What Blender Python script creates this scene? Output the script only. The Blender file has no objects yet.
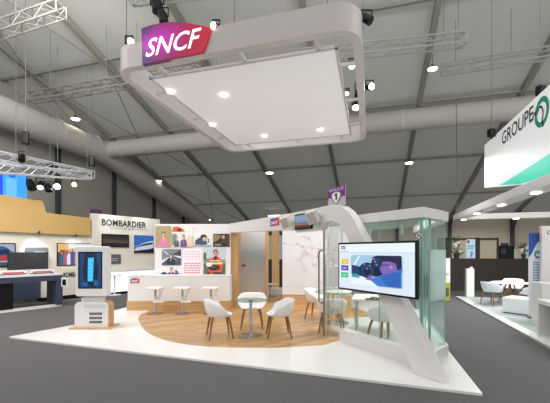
import bpy, bmesh, math, random
from mathutils import Vector, Matrix
random.seed(7)
C = bpy.context.scene.collection
PI = math.pi
# ---------------------------------------------------------------- camera model
F, CX, HY, H = 335.0, 275.0, 251.0, 1.70      # focal length in pixels, principal column, horizon row, eye height
PT = 0.04                                      # height of the raised stand floor

def at(px, py, Y):
    return Vector(((px-CX)/F*Y, Y, H-(py-HY)/F*Y))
def ground(px, py, z=0.0):
    Y = (H-z)*F/(py-HY)
    return Vector(((px-CX)/F*Y, Y, z))
def hit(px, A, d):                             # where the column px meets the vertical plane through A along d
    r = (px-CX)/F
    t = (r*A[1]-A[0])/(d[0]-r*d[1])
    return Vector((A[0]+d[0]*t, A[1]+d[1]*t, 0))
def on(px, py, A, d):
    p = hit(px, A, d); p.z = H-(py-HY)/F*p.y
    return p
def vn(x, y):
    v = Vector((x, y, 0)); v.normalize(); return v

# ---------------------------------------------------------------- materials
def lin(c):
    return tuple((x/12.92 if x <= .04045 else ((x+.055)/1.055)**2.4) for x in c)
def hexc(h):
    h = h.lstrip('#'); return lin([int(h[i:i+2], 16)/255 for i in (0, 2, 4)])
MATS = {}
def mat(name, col, rough=.5, metal=0, noise=.04, scale=8, emit=0, bump=0, ecol=None, spec=.5):
    if name in MATS: return MATS[name]
    m = bpy.data.materials.new(name); m.use_nodes = True
    nt = m.node_tree; b = nt.nodes['Principled BSDF']
    c = hexc(col) if isinstance(col, str) else col
    b.inputs['Base Color'].default_value = (*c, 1)
    b.inputs['Roughness'].default_value = rough; b.inputs['Metallic'].default_value = metal
    b.inputs['Specular IOR Level'].default_value = spec
    tc = nt.nodes.new('ShaderNodeTexCoord'); n = nt.nodes.new('ShaderNodeTexNoise')
    n.inputs['Scale'].default_value = scale; n.inputs['Detail'].default_value = 3
    nt.links.new(tc.outputs['Object'], n.inputs['Vector'])
    if noise:
        mx = nt.nodes.new('ShaderNodeMix'); mx.data_type = 'RGBA'
        mx.inputs[6].default_value = (*[max(0, x*(1-noise)) for x in c], 1)
        mx.inputs[7].default_value = (*[min(1, x*(1+noise)) for x in c], 1)
        nt.links.new(n.outputs['Fac'], mx.inputs[0]); nt.links.new(mx.outputs[2], b.inputs['Base Color'])
    if bump:
        bp = nt.nodes.new('ShaderNodeBump'); bp.inputs['Strength'].default_value = bump
        nt.links.new(n.outputs['Fac'], bp.inputs['Height']); nt.links.new(bp.outputs['Normal'], b.inputs['Normal'])
    if emit:
        b.inputs['Emission Color'].default_value = (*(hexc(ecol) if ecol else c), 1)
        b.inputs['Emission Strength'].default_value = emit
    MATS[name] = m
    return m
def wood(name, c1, c2, rot=0, sx=1.2, sy=14, planks=False, rough=.4):
    m = bpy.data.materials.new(name); m.use_nodes = True
    nt = m.node_tree; b = nt.nodes['Principled BSDF']; b.inputs['Roughness'].default_value = rough
    tc = nt.nodes.new('ShaderNodeTexCoord'); mp = nt.nodes.new('ShaderNodeMapping')
    mp.inputs['Rotation'].default_value = (0, 0, rot); mp.inputs['Scale'].default_value = (sx, sy, sy if not planks else 1)
    nt.links.new(tc.outputs['Object'], mp.inputs['Vector'])
    n = nt.nodes.new('ShaderNodeTexNoise'); n.inputs['Scale'].default_value = 1.6; n.inputs['Detail'].default_value = 5
    nt.links.new(mp.outputs['Vector'], n.inputs['Vector'])
    rp = nt.nodes.new('ShaderNodeValToRGB')
    rp.color_ramp.elements[0].color = (*hexc(c1), 1); rp.color_ramp.elements[0].position = .3
    rp.color_ramp.elements[1].color = (*hexc(c2), 1); rp.color_ramp.elements[1].position = .7
    nt.links.new(n.outputs['Fac'], rp.inputs['Fac'])
    out = rp.outputs['Color']
    if planks:
        mp2 = nt.nodes.new('ShaderNodeMapping'); mp2.inputs['Rotation'].default_value = (0, 0, rot)
        nt.links.new(tc.outputs['Object'], mp2.inputs['Vector'])
        br = nt.nodes.new('ShaderNodeTexBrick'); br.inputs['Scale'].default_value = 1
        br.inputs['Brick Width'].default_value = 1.6; br.inputs['Row Height'].default_value = .16
        br.inputs['Mortar Size'].default_value = .004
        br.inputs['Color1'].default_value = (1, 1, 1, 1); br.inputs['Color2'].default_value = (.66, .62, .58, 1)
        br.inputs['Mortar'].default_value = (.5, .45, .4, 1)
        nt.links.new(mp2.outputs['Vector'], br.inputs['Vector'])
        mx = nt.nodes.new('ShaderNodeMix'); mx.data_type = 'RGBA'; mx.blend_type = 'MULTIPLY'
        mx.inputs[0].default_value = 1
        nt.links.new(out, mx.inputs[6]); nt.links.new(br.outputs['Color'], mx.inputs[7]); out = mx.outputs[2]
    nt.links.new(out, b.inputs['Base Color'])
    MATS[name] = m
    return m
def glass(name, tint, refl=.10, extra=0, body=None):
    m = bpy.data.materials.new(name); m.use_nodes = True
    nt = m.node_tree; nt.nodes.clear()
    o = nt.nodes.new('ShaderNodeOutputMaterial'); t = nt.nodes.new('ShaderNodeBsdfTransparent')
    t.inputs['Color'].default_value = (*hexc(tint), 1)
    g = nt.nodes.new('ShaderNodeBsdfGlossy'); g.inputs['Roughness'].default_value = .02
    n = nt.nodes.new('ShaderNodeTexNoise'); n.inputs['Scale'].default_value = 2
    lw = nt.nodes.new('ShaderNodeLayerWeight'); lw.inputs['Blend'].default_value = .25
    mm = nt.nodes.new('ShaderNodeMath'); mm.operation = 'MULTIPLY_ADD'
    mm.inputs[1].default_value = .35; mm.inputs[2].default_value = refl
    nt.links.new(lw.outputs['Fresnel'], mm.inputs[0])
    mx = nt.nodes.new('ShaderNodeMixShader'); nt.links.new(mm.outputs[0], mx.inputs[0])
    base = t.outputs[0]
    if extra:
        d = nt.nodes.new('ShaderNodeBsdfDiffuse'); d.inputs['Color'].default_value = (*hexc(body or tint), 1)
        tr = nt.nodes.new('ShaderNodeBsdfTranslucent'); tr.inputs['Color'].default_value = (*hexc(body or tint), 1)
        ad = nt.nodes.new('ShaderNodeMixShader'); ad.inputs[0].default_value = .5
        nt.links.new(d.outputs[0], ad.inputs[1]); nt.links.new(tr.outputs[0], ad.inputs[2])
        m2 = nt.nodes.new('ShaderNodeMixShader'); m2.inputs[0].default_value = extra
        nt.links.new(base, m2.inputs[1]); nt.links.new(ad.outputs[0], m2.inputs[2]); base = m2.outputs[0]
    nt.links.new(base, mx.inputs[1]); nt.links.new(g.outputs[0], mx.inputs[2])
    nt.links.new(mx.outputs[0], o.inputs['Surface'])
    MATS[name] = m
    return m
def tent(name, col, tr):
    m = mat(name, col, .8, noise=.05, scale=.5)
    nt = m.node_tree; o = nt.nodes['Material Output']; b = nt.nodes['Principled BSDF']
    t = nt.nodes.new('ShaderNodeBsdfTranslucent'); t.inputs['Color'].default_value = (*hexc(col), 1)
    x = nt.nodes.new('ShaderNodeMixShader'); x.inputs[0].default_value = tr
    nt.links.new(b.outputs[0], x.inputs[1]); nt.links.new(t.outputs[0], x.inputs[2]); nt.links.new(x.outputs[0], o.inputs['Surface'])
    return m
def gradient(name, cols, emit=0, axis='X', rough=.35):
    m = bpy.data.materials.new(name); m.use_nodes = True
    nt = m.node_tree; b = nt.nodes['Principled BSDF']; b.inputs['Roughness'].default_value = rough
    tc = nt.nodes.new('ShaderNodeTexCoord'); sp = nt.nodes.new('ShaderNodeSeparateXYZ')
    nt.links.new(tc.outputs['Generated'], sp.inputs[0])
    rp = nt.nodes.new('ShaderNodeValToRGB'); e = rp.color_ramp.elements
    while len(e) < len(cols): e.new(.5)
    for i, (p, c) in enumerate(cols): e[i].position = p; e[i].color = (*hexc(c), 1)
    nt.links.new(sp.outputs[axis], rp.inputs[0]); nt.links.new(rp.outputs[0], b.inputs['Base Color'])
    if emit:
        nt.links.new(rp.outputs[0], b.inputs['Emission Color']); b.inputs['Emission Strength'].default_value = emit
    MATS[name] = m
    return m

WHITE = mat('white_lacquer', '#e0dcda', .35, noise=.015)
WHITEP = mat('white_platform', '#eae7e4', .18, noise=.02, scale=2)
WALLW = mat('white_display_wall', '#dfdcde', .6, noise=.015)
SHELL = mat('white_plastic', '#e9e6e4', .35, noise=.01)
CREAM = mat('cream_wall', '#e3dccf', .6, noise=.02)
CARPET = mat('grey_carpet', '#5d5b5c', .95, noise=.14, scale=60, bump=.25, spec=.2)
CARPETL = mat('pale_carpet', '#a3a8aa', .9, noise=.08, scale=50, spec=.2)
FABRIC = tent('tent_fabric', '#b9b9b2', .2)
FABRICW = tent('tent_wall_fabric', '#b5b2aa', .42)
FABRICR = mat('tent_wall_lit', '#c9bfae', .8, noise=.05, scale=.8)  # cream of the lit back wall is put into this colour
ALU = mat('grey_beam', '#8c8b80', .55, metal=.2, noise=.05)
POSTM = mat('dark_post', '#3a3c40', .6, noise=.05)
CABLE = mat('cable_dark', '#6a6a68', .6, noise=.03)
DUCT = mat('duct_fabric', '#b9b5ae', .75, noise=.05, scale=1.5)
DUCTR = mat('duct_seam', '#c4c0ba', .7, noise=.03)
TRUSSM = mat('truss_aluminium', '#a9aaa6', .4, metal=.5, noise=.05)
CHROME = mat('brushed_steel', '#c3c4c4', .25, metal=.9, noise=.04)
STEEL = mat('grey_steel', '#8d8a86', .3, metal=.8, noise=.04)
BLACK = mat('black_plastic', '#0a0a0c', .45, noise=.05, spec=.25)
DARK = mat('charcoal', '#2e3034', .5, noise=.08)
NAVY = mat('navy_laminate', '#333d52', .5, noise=.05)
BROWN = mat('dark_brown_panel', '#2f2721', .6, noise=.08)
TAN = mat('tan_board', '#c6a263', .6, noise=.05, scale=1.5)
OAK = wood('oak_panel', '#b98b58', '#d0a674', rot=0, sx=14, sy=1.2)
OAKV = wood('oak_vertical', '#b4885a', '#cba272', rot=0, sx=12, sy=12)
OAKV.node_tree.nodes['Mapping'].inputs['Scale'].default_value = (14, 14, 1)
OAKH = wood('oak_horizontal', '#b68a5a', '#cda576')
OAKH.node_tree.nodes['Mapping'].inputs['Scale'].default_value = (1.2, 8, 14)
FLOORW = wood('oak_floor', '#b98a55', '#dab381', rot=math.radians(-38), sx=1, sy=9, planks=True, rough=.3)
LEGW = wood('chair_leg_wood', '#74502c', '#936638', sx=10, sy=10)
GLASS = glass('clear_glass', '#eef8f3', .05)
GLASST = glass('tinted_glass', '#dff3f0', .06, .05, '#cfeeee')
GEDGE = mat('glass_edge', '#94bdb4', .15, noise=.05)
FROST = glass('frosted_film', '#e6f2f0', .05, .75, '#dcefef')
TABLEG = glass('table_glass', '#e6f3ec', .10, .05, '#dff0e8')
GLOW = mat('lamp_glow', '#fff3dc', emit=14, noise=0)
GLOWS = mat('soft_lamp_glow', '#fffaf0', emit=5, noise=0)
GLOWB = mat('cold_lamp_glow', '#eaf4ff', emit=40, noise=0)
GLOWO = mat('warm_lamp_glow', '#ffc46a', emit=18, noise=0)
LEAF = mat('leaf_green', '#3f6b35', .5, noise=.25)
PETAL = mat('white_petal', '#efeee4', .5, noise=.03)
SCREENF = mat('stretched_fabric', '#efefef', .7, noise=.015, scale=1, emit=.2, ecol='#ffffff')  # emission stands in for lamps lighting the cloth from above

# ---------------------------------------------------------------- geometry
class MB:
    def __init__(s): s.v = []; s.f = []; s.m = []
    def add(s, vs, fs, mi=0):
        o = len(s.v); s.v += [Vector(v) for v in vs]
        for k, f in enumerate(fs):
            s.f.append([o+i for i in f]); s.m.append(mi if not isinstance(mi, (list, tuple)) else mi[k])
        return s
    def obox(s, o, a, b, c, mi=0):
        o, a, b, c = Vector(o), Vector(a), Vector(b), Vector(c)
        vs = [o, o+a, o+a+b, o+b, o+c, o+a+c, o+a+b+c, o+b+c]
        return s.add(vs, [(0,3,2,1),(4,5,6,7),(0,1,5,4),(1,2,6,5),(2,3,7,6),(3,0,4,7)], mi)
    def box(s, c, d, rz=0, mi=0):
        ca, sa = math.cos(rz), math.sin(rz)
        a = Vector((ca*d[0], sa*d[0], 0)); b = Vector((-sa*d[1], ca*d[1], 0)); u = Vector((0, 0, d[2]))
        return s.obox(Vector(c)-a/2-b/2-u/2, a, b, u, mi)
    def prism(s, pts, ext, mi=0, ms=None):
        pts = [Vector(p) for p in pts]; n = len(pts); ext = Vector(ext)
        fs = [list(range(n))[::-1], [n+i for i in range(n)]] + [(i, (i+1) % n, n+(i+1) % n, n+i) for i in range(n)]
        return s.add(pts+[p+ext for p in pts], fs, [mi, mi]+[mi if ms is None else ms]*n)
    def poly(s, pts, mi=0):
        return s.add(pts, [list(range(len(pts)))], mi)
    def tube(s, p, r, n=8, r1=None, mi=0, cap=True, closed=False):
        p = [Vector(q) for q in p]; k = len(p); rs = r if isinstance(r, (list, tuple)) else [r+(((r1 if r1 is not None else r)-r)*i/max(1, k-1)) for i in range(k)]
        vs = []; prev = None
        for i in range(k):
            if closed: d = p[(i+1) % k]-p[i-1]
            else: d = p[min(i+1, k-1)]-p[max(i-1, 0)]
            d.normalize()
            if prev is None:
                a = Vector((0, 0, 1)) if abs(d.z) < .9 else Vector((1, 0, 0))
                x = d.cross(a).normalized()
            else: x = (prev-d*prev.dot(d)).normalized()
            prev = x; y = d.cross(x)
            for j in range(n):
                t = 2*PI*j/n; vs.append(p[i]+(x*math.cos(t)+y*math.sin(t))*rs[i])
        fs = []
        for i in range(k if closed else k-1):
            b = (i+1) % k
            for j in range(n): fs.append((i*n+j, i*n+(j+1) % n, b*n+(j+1) % n, b*n+j))
        if cap and not closed: fs += [list(range(n))[::-1], [(k-1)*n+j for j in range(n)]]
        return s.add(vs, fs, mi)
    def lathe(s, prof, c=(0, 0, 0), n=24, mi=0):
        c = Vector(c); k = len(prof); vs = []
        for r, z in prof:
            for j in range(n):
                t = 2*PI*j/n; vs.append(c+Vector((r*math.cos(t), r*math.sin(t), z)))
        fs = [(i*n+j, i*n+(j+1) % n, (i+1)*n+(j+1) % n, (i+1)*n+j) for i in range(k-1) for j in range(n)]
        fs += [list(range(n))[::-1], [(k-1)*n+j for j in range(n)]]
        return s.add(vs, fs, mi)
    def build(s, name, mats, parent=None, smooth=False, bevel=0, local=False, base=None, seg=2, recalc=True):
        if not isinstance(mats, (list, tuple)): mats = [mats]
        off = Vector((0, 0, 0))
        if parent is not None and not local: off = root_of(parent).location.copy()
        if parent is None and not local:
            xs = [v.x for v in s.v]; ys = [v.y for v in s.v]; zs = [v.z for v in s.v]
            off = Vector(base) if base is not None else Vector(((min(xs)+max(xs))/2, (min(ys)+max(ys))/2, min(zs)))
        me = bpy.data.meshes.new(name)
        me.from_pydata([v-off for v in s.v], [], s.f)
        for m in mats: me.materials.append(m)
        me.polygons.foreach_set('material_index', s.m)
        if recalc:
            bm = bmesh.new(); bm.from_mesh(me); bmesh.ops.recalc_face_normals(bm, faces=bm.faces); bm.to_mesh(me); bm.free()
        if smooth:
            me.polygons.foreach_set('use_smooth', [True]*len(me.polygons))
            me.set_sharp_from_angle(angle=math.radians(40))
        me.update()
        o = bpy.data.objects.new(name, me); C.objects.link(o)
        if parent is None: o.location = off if not local else (0, 0, 0)
        else: o.parent = parent
        if bevel:
            b = o.modifiers.new('bevel', 'BEVEL'); b.width = bevel; b.segments = seg; b.limit_method = 'ANGLE'; b.angle_limit = math.radians(50)
        return o
def root_of(o):
    while o.parent is not None: o = o.parent
    return o
def tag(o, label, cat, group=None):
    o['label'] = label; o['category'] = cat
    if group: o['group'] = group
    return o
def thing(name, label, cat, loc, rz=0, group=None):
    o = bpy.data.objects.new(name, None); C.objects.link(o); o.empty_display_size = .1
    o.location = loc; o.rotation_euler = (0, 0, rz)
    return tag(o, label, cat, group)
def struct(o): o['kind'] = 'structure'; return o
def dup(root, loc, rz, label, group=None):
    r = root.copy(); C.objects.link(r); r.location = loc; r.rotation_euler = (0, 0, rz); r['label'] = label
    if group: r['group'] = group
    for ch in list(root.children):
        c = ch.copy(); C.objects.link(c); c.parent = r
        for g in list(ch.children):
            d = g.copy(); C.objects.link(d); d.parent = c
    return r
def text_mesh(body, size=1, bold=0, shear=0, spacing=1):
    cu = bpy.data.curves.new('lettering', 'FONT'); cu.body = body; cu.size = size; cu.offset = bold; cu.shear = shear
    cu.space_character = spacing; cu.resolution_u = 3
    o = bpy.data.objects.new('lettering', cu); C.objects.link(o)
    bpy.context.view_layer.update()
    me = bpy.data.meshes.new_from_object(o.evaluated_get(bpy.context.evaluated_depsgraph_get()))
    vs = [v.co.copy() for v in me.vertices]; fs = [list(p.vertices) for p in me.polygons]
    bpy.data.objects.remove(o); bpy.data.curves.remove(cu); bpy.data.meshes.remove(me)
    return vs, fs
def ell(cx, cy, rx, ry, n=14, a0=0, a1=2*PI):
    return [(cx+rx*math.cos(a0+(a1-a0)*i/n), cy+ry*math.sin(a0+(a1-a0)*i/n)) for i in range(n if abs(a1-a0-2*PI) < 1e-6 else n+1)]
def rrect(x0, y0, x1, y1, r, n=4):
    out = []
    for cx, cy, a in ((x1-r, y0+r, -PI/2), (x1-r, y1-r, 0), (x0+r, y1-r, PI/2), (x0+r, y0+r, PI)):
        out += [(cx+r*math.cos(a+PI/2*i/n), cy+r*math.sin(a+PI/2*i/n)) for i in range(n+1)]
    return out
class Pic(MB):
    """flat artwork on a thin board: o = lower left corner, ux / uy = full width / height, n = towards the viewer"""
    def __init__(s, o, ux, uy, n, thick=.02, lay=.002):
        super().__init__(); s.o, s.ux, s.uy, s.n = Vector(o), Vector(ux), Vector(uy), Vector(n).normalized(); s.thick = thick; s.lay = lay; s.layer = 1
    def P(s, u, v, k=0): return s.o+s.ux*u+s.uy*v+s.n*(k*s.lay)
    def board(s, mi=0):
        s.obox(s.o-s.n*s.thick, s.ux, s.uy, s.n*s.thick, mi); return s
    def shape(s, uv, mi):
        s.poly([s.P(u, v, s.layer) for u, v in uv], mi); s.layer += 1; return s
    def flat(s, uvs, mi):
        for uv in uvs: s.poly([s.P(u, v, s.layer) for u, v in uv], mi)
        s.layer += 1; return s
    def rect(s, x0, y0, x1, y1, mi): return s.shape([(x0, y0), (x1, y0), (x1, y1), (x0, y1)], mi)
    def text(s, body, x, y, w, h, mi, bold=0, shear=0, spacing=1):
        vs, fs = text_mesh(body, 1, bold, shear, spacing)
        xs = [v.x for v in vs]; ys = [v.y for v in vs]; x0, y0 = min(xs), min(ys); sx = w/(max(xs)-x0); sy = h/(max(ys)-y0)
        s.add([s.P(x+(v.x-x0)*sx, y+(v.y-y0)*sy, s.layer) for v in vs], fs, mi); s.layer += 1; return s
def pic_px(x0, x1, y0, y1, A, d, **kw):
    """board on the plane (A, d) spanning the given pixel box (y0 top, y1 bottom)"""
    a, b = hit(x0, A, d), hit(x1, A, d)
    zt = (H-(y0-HY)/F*a.y + H-(y0-HY)/F*b.y)/2; zb = (H-(y1-HY)/F*a.y + H-(y1-HY)/F*b.y)/2
    n = Vector(((b-a).y, -(b-a).x, 0))
    return Pic(Vector((a.x, a.y, zb)), b-a, Vector((0, 0, zt-zb)), n, **kw)
def flatc(h): return mat('print_'+h.strip('#'), h, .5, noise=.03)
def glowc(h, e=1.0):
    c = hexc(h)
    return mat('screen_'+h.strip('#')+'_%d' % int(e*10), tuple(x*.15 for x in c), .3, noise=0, emit=e*1.45, ecol=h)

# ---------------------------------------------------------------- the hall
UD = vn(.2866, 1); VD = vn(1, -.2866)
def roof(u, s, dz=0): return Vector((12-u-.2866*s, 23+.2866*u-s, 4+.31*s+dz))
def roofhit(px, py):
    r = (px-CX)/F; k = (HY-py)/F
    Y = 9.875/(k+.2865+.0821*r)
    return Vector((r*Y, Y, H+k*Y))
struct(MB().obox((-22, -8, -.1), (48, 0, 0), (0, 46, 0), (0, 0, .1)).build('floor', CARPET))
m = MB()
US = [19.0, 17.0, 13.85, 10.4, 6.8, 3.3, .05, -3.5, -7, -10.5, -14]
SS = [0, 3.75, 7.5, 11.25, 15, 18.75, 23]
for i in range(len(US)-1):
    for j in range(len(SS)-1):
        # each bay of the roof skin sags a little between its rafters
        n = 5; g = []
        for a in range(n+1):
            for b in range(2):
                uu = US[i]+(US[i+1]-US[i])*a/n; s_ = SS[j]+(SS[j+1]-SS[j])*b
                g.append(roof(uu, s_, .12-.10*math.sin(PI*a/n)))
        m.add(g, [(2*a, 2*a+1, 2*a+3, 2*a+2) for a in range(n)])
struct(m.build('ceiling', FABRIC, smooth=True))
struct(MB().obox(roof(19, 0)-Vector((0, 0, 4)), roof(-14, 0)-roof(19, 0), UD*.1, (0, 0, 4.1)).build('wall_back', [FABRICR]))
g0, g1 = roof(18.6, 0), roof(18.6, 23)
struct(MB().prism([(g0.x, g0.y, 0), (g1.x, g1.y, 0), g1, g0], VD*-.08).build('wall_left', FABRICW))
tn = [0]
def trim(mb, m_):
    tn[0] += 1; return struct(mb.build('trim_%d' % tn[0], m_))
def beam_roof(u0, s0, u1, s1, w, h, m_, drop=0):
    a, b = roof(u0, s0, -drop), roof(u1, s1, -drop); d = (b-a); side = d.cross(Vector((0, 0, 1))).normalized()
    return trim(MB().obox(a-side*w/2-Vector((0, 0, h)), d, side*w, (0, 0, h)), m_)
for u in US[1:-1]:
    beam_roof(u, 0, u, 22.9, .16, .22, ALU)
    a = roof(u, 0)
    trim(MB().box((a.x, a.y-.12, 2), (.2, .2, 4), math.atan2(UD.y, UD.x)), POSTM)
    trim(MB().tube([roof(u, 1.5, -.15), (a.x-UD.x*.1, a.y-UD.y*.1, 2.9)], .05, 6), POSTM)
for s_ in SS[1:-1]: beam_roof(19, s_, -14, s_, .1, .1, ALU, .1)
for s_ in (2.3, 5.8, 9.3, 12.7, 16.2):
    a = roof(18.45, s_); trim(MB().box((a.x, a.y, a.z/2-.1), (.2, .14, a.z-.3), math.atan2(UD.y, UD.x)), POSTM)
beam = roof(18.5, 0); bt = roof(18.5, 17)
trim(MB().tube([(beam.x, beam.y, 3.2), (bt.x, bt.y, 3.2)], .05, 6), POSTM)
k = 0
for (u0, s0, u1, s1) in ((17, 15, 13.85, 22), (17, 22, 13.85, 15), (17, 7.5, 13.85, 14.8), (17, 15, 13.85, 7.5), (19, 7.5, 17, 15), (17, 0, 13.85, 7.5), (17, 7.5, 13.85, 0)):
    trim(MB().tube([roof(u0, s0, -.3), roof(u1, s1, -.3)], .018, 5), CABLE)

# ducts
def duct_run(name, label, pts, r, seams):
    t = thing(name, label, 'duct', (pts[0].x, pts[0].y, pts[0].z-r))
    n = []
    for i in range(len(pts)-1):
        for q in range(6): n.append(pts[i].lerp(pts[i+1], q/6))
    n.append(pts[-1])
    MB().tube(n, r, 24).build('tube', DUCT, t, smooth=True)
    for (a, b, f) in seams:
        p = a.lerp(b, f); d = (b-a).normalized()
        MB().tube([p-d*.04, p+d*.04], r+.015, 24).build('seam_ring', DUCTR, t, smooth=True)
    return t
def gab(s_, z, off=17.7): p = roof(off, s_); return Vector((p.x, p.y, z))
J = gab(10.9, 6.85)
A0 = gab(20, 6.95); B1 = gab(.6, 3.85, 17.3)
duct_run('ventilation_duct', 'thick grey fabric air duct running down along the left hall wall', [A0, J+Vector((0, 0, -.05)), B1], .58, [(A0, J, .72), (A0, J, .93), (J, B1, .06)])
E1 = J+VD*24
duct_run('ventilation_duct', 'straight grey fabric air duct crossing the whole hall below the roof', [J+VD*.3, E1], .41, [(J, E1, .05), (J, E1, .33), (J, E1, .6)])

# trusses
def truss(p0, p1, label, w=.24, cables=(.12, .88), top=None, h=None, m_=None):
    m_ = m_ or TRUSSM
    p0, p1 = Vector(p0), Vector(p1); d = (p1-p0); L = d.length; d.normalize(); h = h or w
    s_ = d.cross(Vector((0, 0, 1))).normalized(); up = s_.cross(d)
    t = thing('lighting_truss', label, 'truss', p0.lerp(p1, .5)-up*h/2)
    cs = [(-1, -1), (1, -1), (1, 1), (-1, 1)]
    def pt(c, f): return p0+d*(L*f)+s_*(c[0]*w/2)+up*(c[1]*h/2)
    for c in cs: MB().tube([pt(c, 0), pt(c, 1)], .022, 6).build('chord', m_, t)
    m = MB(); n = max(3, int(L/w*.8))
    for i in range(n):
        for a in range(4):
            c, e = cs[a], cs[(a+1) % 4]
            if i % 2: c, e = e, c
            m.tube([pt(c, i/n), pt(e, (i+1)/n)], .011, 4, cap=False)
    for a in range(4):
        for f in (0, 1): m.tube([pt(cs[a], f), pt(cs[(a+1) % 4], f)], .014, 4, cap=False)
    m.build('lattice', m_, t)
    for f in cables:
        q = pt((0, 1), f); r_ = (26.44-.2866*q.x-q.y)/1.0821; z = 4+.31*r_
        MB().tube([q, (q.x, q.y, z)], .008, 5).build('hanging_cable', CABLE, t)
    return t
TRUSSD = mat('truss_dull', '#6f6c66', .6, metal=.2, noise=.05)
TRUSSB = mat('truss_bright', '#c9ccd2', .3, metal=.4, noise=.05)
truss(at(-25, 38, 8.75), at(61, 9, 8.0), 'grey lattice lighting truss at top left corner of the hall roof', .28, (.5,), m_=TRUSSD)
truss(at(31, 98, 11.3), at(210, 68, 10.1), 'long grey lattice truss hanging left of the white suspended frame', .28, (.12, .45, .62), m_=TRUSSD)
truss(at(300, 57, 8.3), at(464, 39.5, 8.3), 'grey lattice truss ending in mid-air right of the white suspended frame', .26, (.97, .88))
truss(at(441, 70, 9.8), at(575, 49, 8.8), 'grey lattice truss passing above the white and teal sign', .26, (.12, .55))
truss(at(130, -4, 7.2), at(260, -18, 7.0), 'grey truss end peeking out above the red and purple sign', .26, ())
truss(at(-8, 155, 10.2), at(93, 175, 12.6), 'chromed truss sloping over the tan fascia, upper of two', .26, (.2, .6), m_=TRUSSB)
truss(at(-8, 168, 9.6), at(89, 176, 12.2), 'chromed truss over the tan fascia carrying the bright lamps, lower of two', .26, (.3, .98), m_=TRUSSB)

# chain hoists
def hoist(px, py, Y, label, L=.48):
    p = at(px, py, Y); t = thing('chain_hoist', label, 'hoist', (p.x, p.y, p.z-L/2), group='chain hoists')
    MB().box(p, (.17, .13, L*.8), .3).build('motor', BLACK, t, bevel=.03)
    MB().tube([p-Vector((0, 0, L*.38)), p-Vector((0, 0, L*.55))], .03, 8).build('hook', DARK, t)
    s_ = (26.44-.2866*p.x-p.y)/1.0821
    MB().tube([p+Vector((0, 0, L*.38)), (p.x, p.y, 4+.31*s_)], .007, 5).build('chain', CABLE, t)
hoist(25.5, 138, 9.9, 'black chain hoist hanging over the tan fascia, leftmost hoist')
hoist(50, 167, 11.6, 'small black chain hoist just above the bright white lamp')
hoist(92, 161, 12.0, 'black chain hoist hanging below the junction of the two ducts')
hoist(491.5, 133, 8.2, 'black hoist with red mark above left corner of the white and teal sign', .26)
hoist(541, 91, 6.6, 'black hoist above the green ring emblem of the hanging sign', .26)

# hall lamps
def hall_lamp(px, py, r, label, drop=.12, m_=GLOW):
    p = roofhit(px, py); q = p-Vector((0, 0, .0)); q = p*1.0
    d = (p-Vector((0, 0, H))).normalized(); q = p-d*.7
    t = thing('hall_lamp', label, 'lamp', q, group='hall roof lamps')
    sh = MB().lathe([(r*.35, .5*r+.05), (r*.5, .45*r), (r*.9, .12*r), (r, 0), (r*.94, 0)], q).build('shade', STEEL, t, smooth=True)
    MB().lathe([(r*.9, .0), (r*.75, -.12*r), (r*.3, -.2*r), (.01, -.22*r)], q).build('bulb', m_, sh, smooth=True)
    s_ = (26.44-.2866*q.x-q.y)/1.0821
    MB().tube([q+Vector((0, 0, .5*r)), (q.x, q.y, 4+.31*s_)], .01, 6).build('stem', CABLE, t)
    return q
hall_lamp(75.5, 119, .2, 'round hall lamp hanging in front of the left duct')
hall_lamp(158.5, 181, .2, 'round hall lamp hanging below the crossing duct at left')
hall_lamp(269.5, 173, .22, 'round hall lamp hanging below the suspended frame')
hall_lamp(409, 163, .2, 'round hall lamp on the roof beam below the right part of the duct')
hall_lamp(432.5, 69, .16, 'bright hall lamp at the end of the right truss')
hall_lamp(208, 220, .22, 'round hall lamp far back just above the photo wall')
p = roofhit(277, 212)-Vector((0, .3, .25))
t = thing('strip_light', 'bright rectangular strip light far back above the entrance', 'lamp', p)
MB().box(p, (1.3, .3, .08), -.28).build('housing', STEEL, t)
MB().box(p-Vector((0, .05, .06)), (1.25, .3, .05), -.28).build('tube_cover', GLOWS, t)

# ---------------------------------------------------------------- the stand floor
PLAT = [(-5.16, 6.50), (2.425, 3.91), (4.75, 12.2), (-3.3, 14.5), (-4.54, 9.23), (-4.52, 7.55), (-4.87, 6.97)]
struct(MB().prism([(x, y, 0) for x, y in PLAT], (0, 0, PT)).build('floor_platform', WHITEP, bevel=.006))
wp = [(-3.50, 9.27), (-3.5, 8.8), (-3.38, 8.3), (-3.13, 7.75), (-2.75, 7.05), (-2.25, 6.42), (-1.70, 6.02), (-1.15, 5.82), (-.60, 5.76), (.1, 5.76), (.88, 5.92), (1.1, 6.14), (1.25, 6.3), (1.25, 8.0), (2.6, 8.6), (1.9, 11.6), (1.9, 12.9), (-1.2, 12.9), (-1.2, 11.6), (-3.5, 11.6)]
def smooth_loop(q, k0, k1, n=5):
    o = []
    for i in range(len(q)):
        o.append(q[i])
        if k0 <= i < k1:
            a, b, c, d = [Vector(q[j % len(q)]) for j in (max(i-1, 0), i, i+1, min(i+2, k1))]
            for k in range(1, n):
                f = k/n; o.append(tuple(.5*((2*b)+(c-a)*f+(2*a-5*b+4*c-d)*f*f+(3*b-a-3*c+d)*f**3)))
    return o
wp = smooth_loop([(-3.46, 9.36)]+wp[1:], 0, 10)
struct(MB().prism([(x, y, PT-.01) for x, y in wp], (0, 0, .014)).build('floor_wood', FLOORW))

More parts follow.
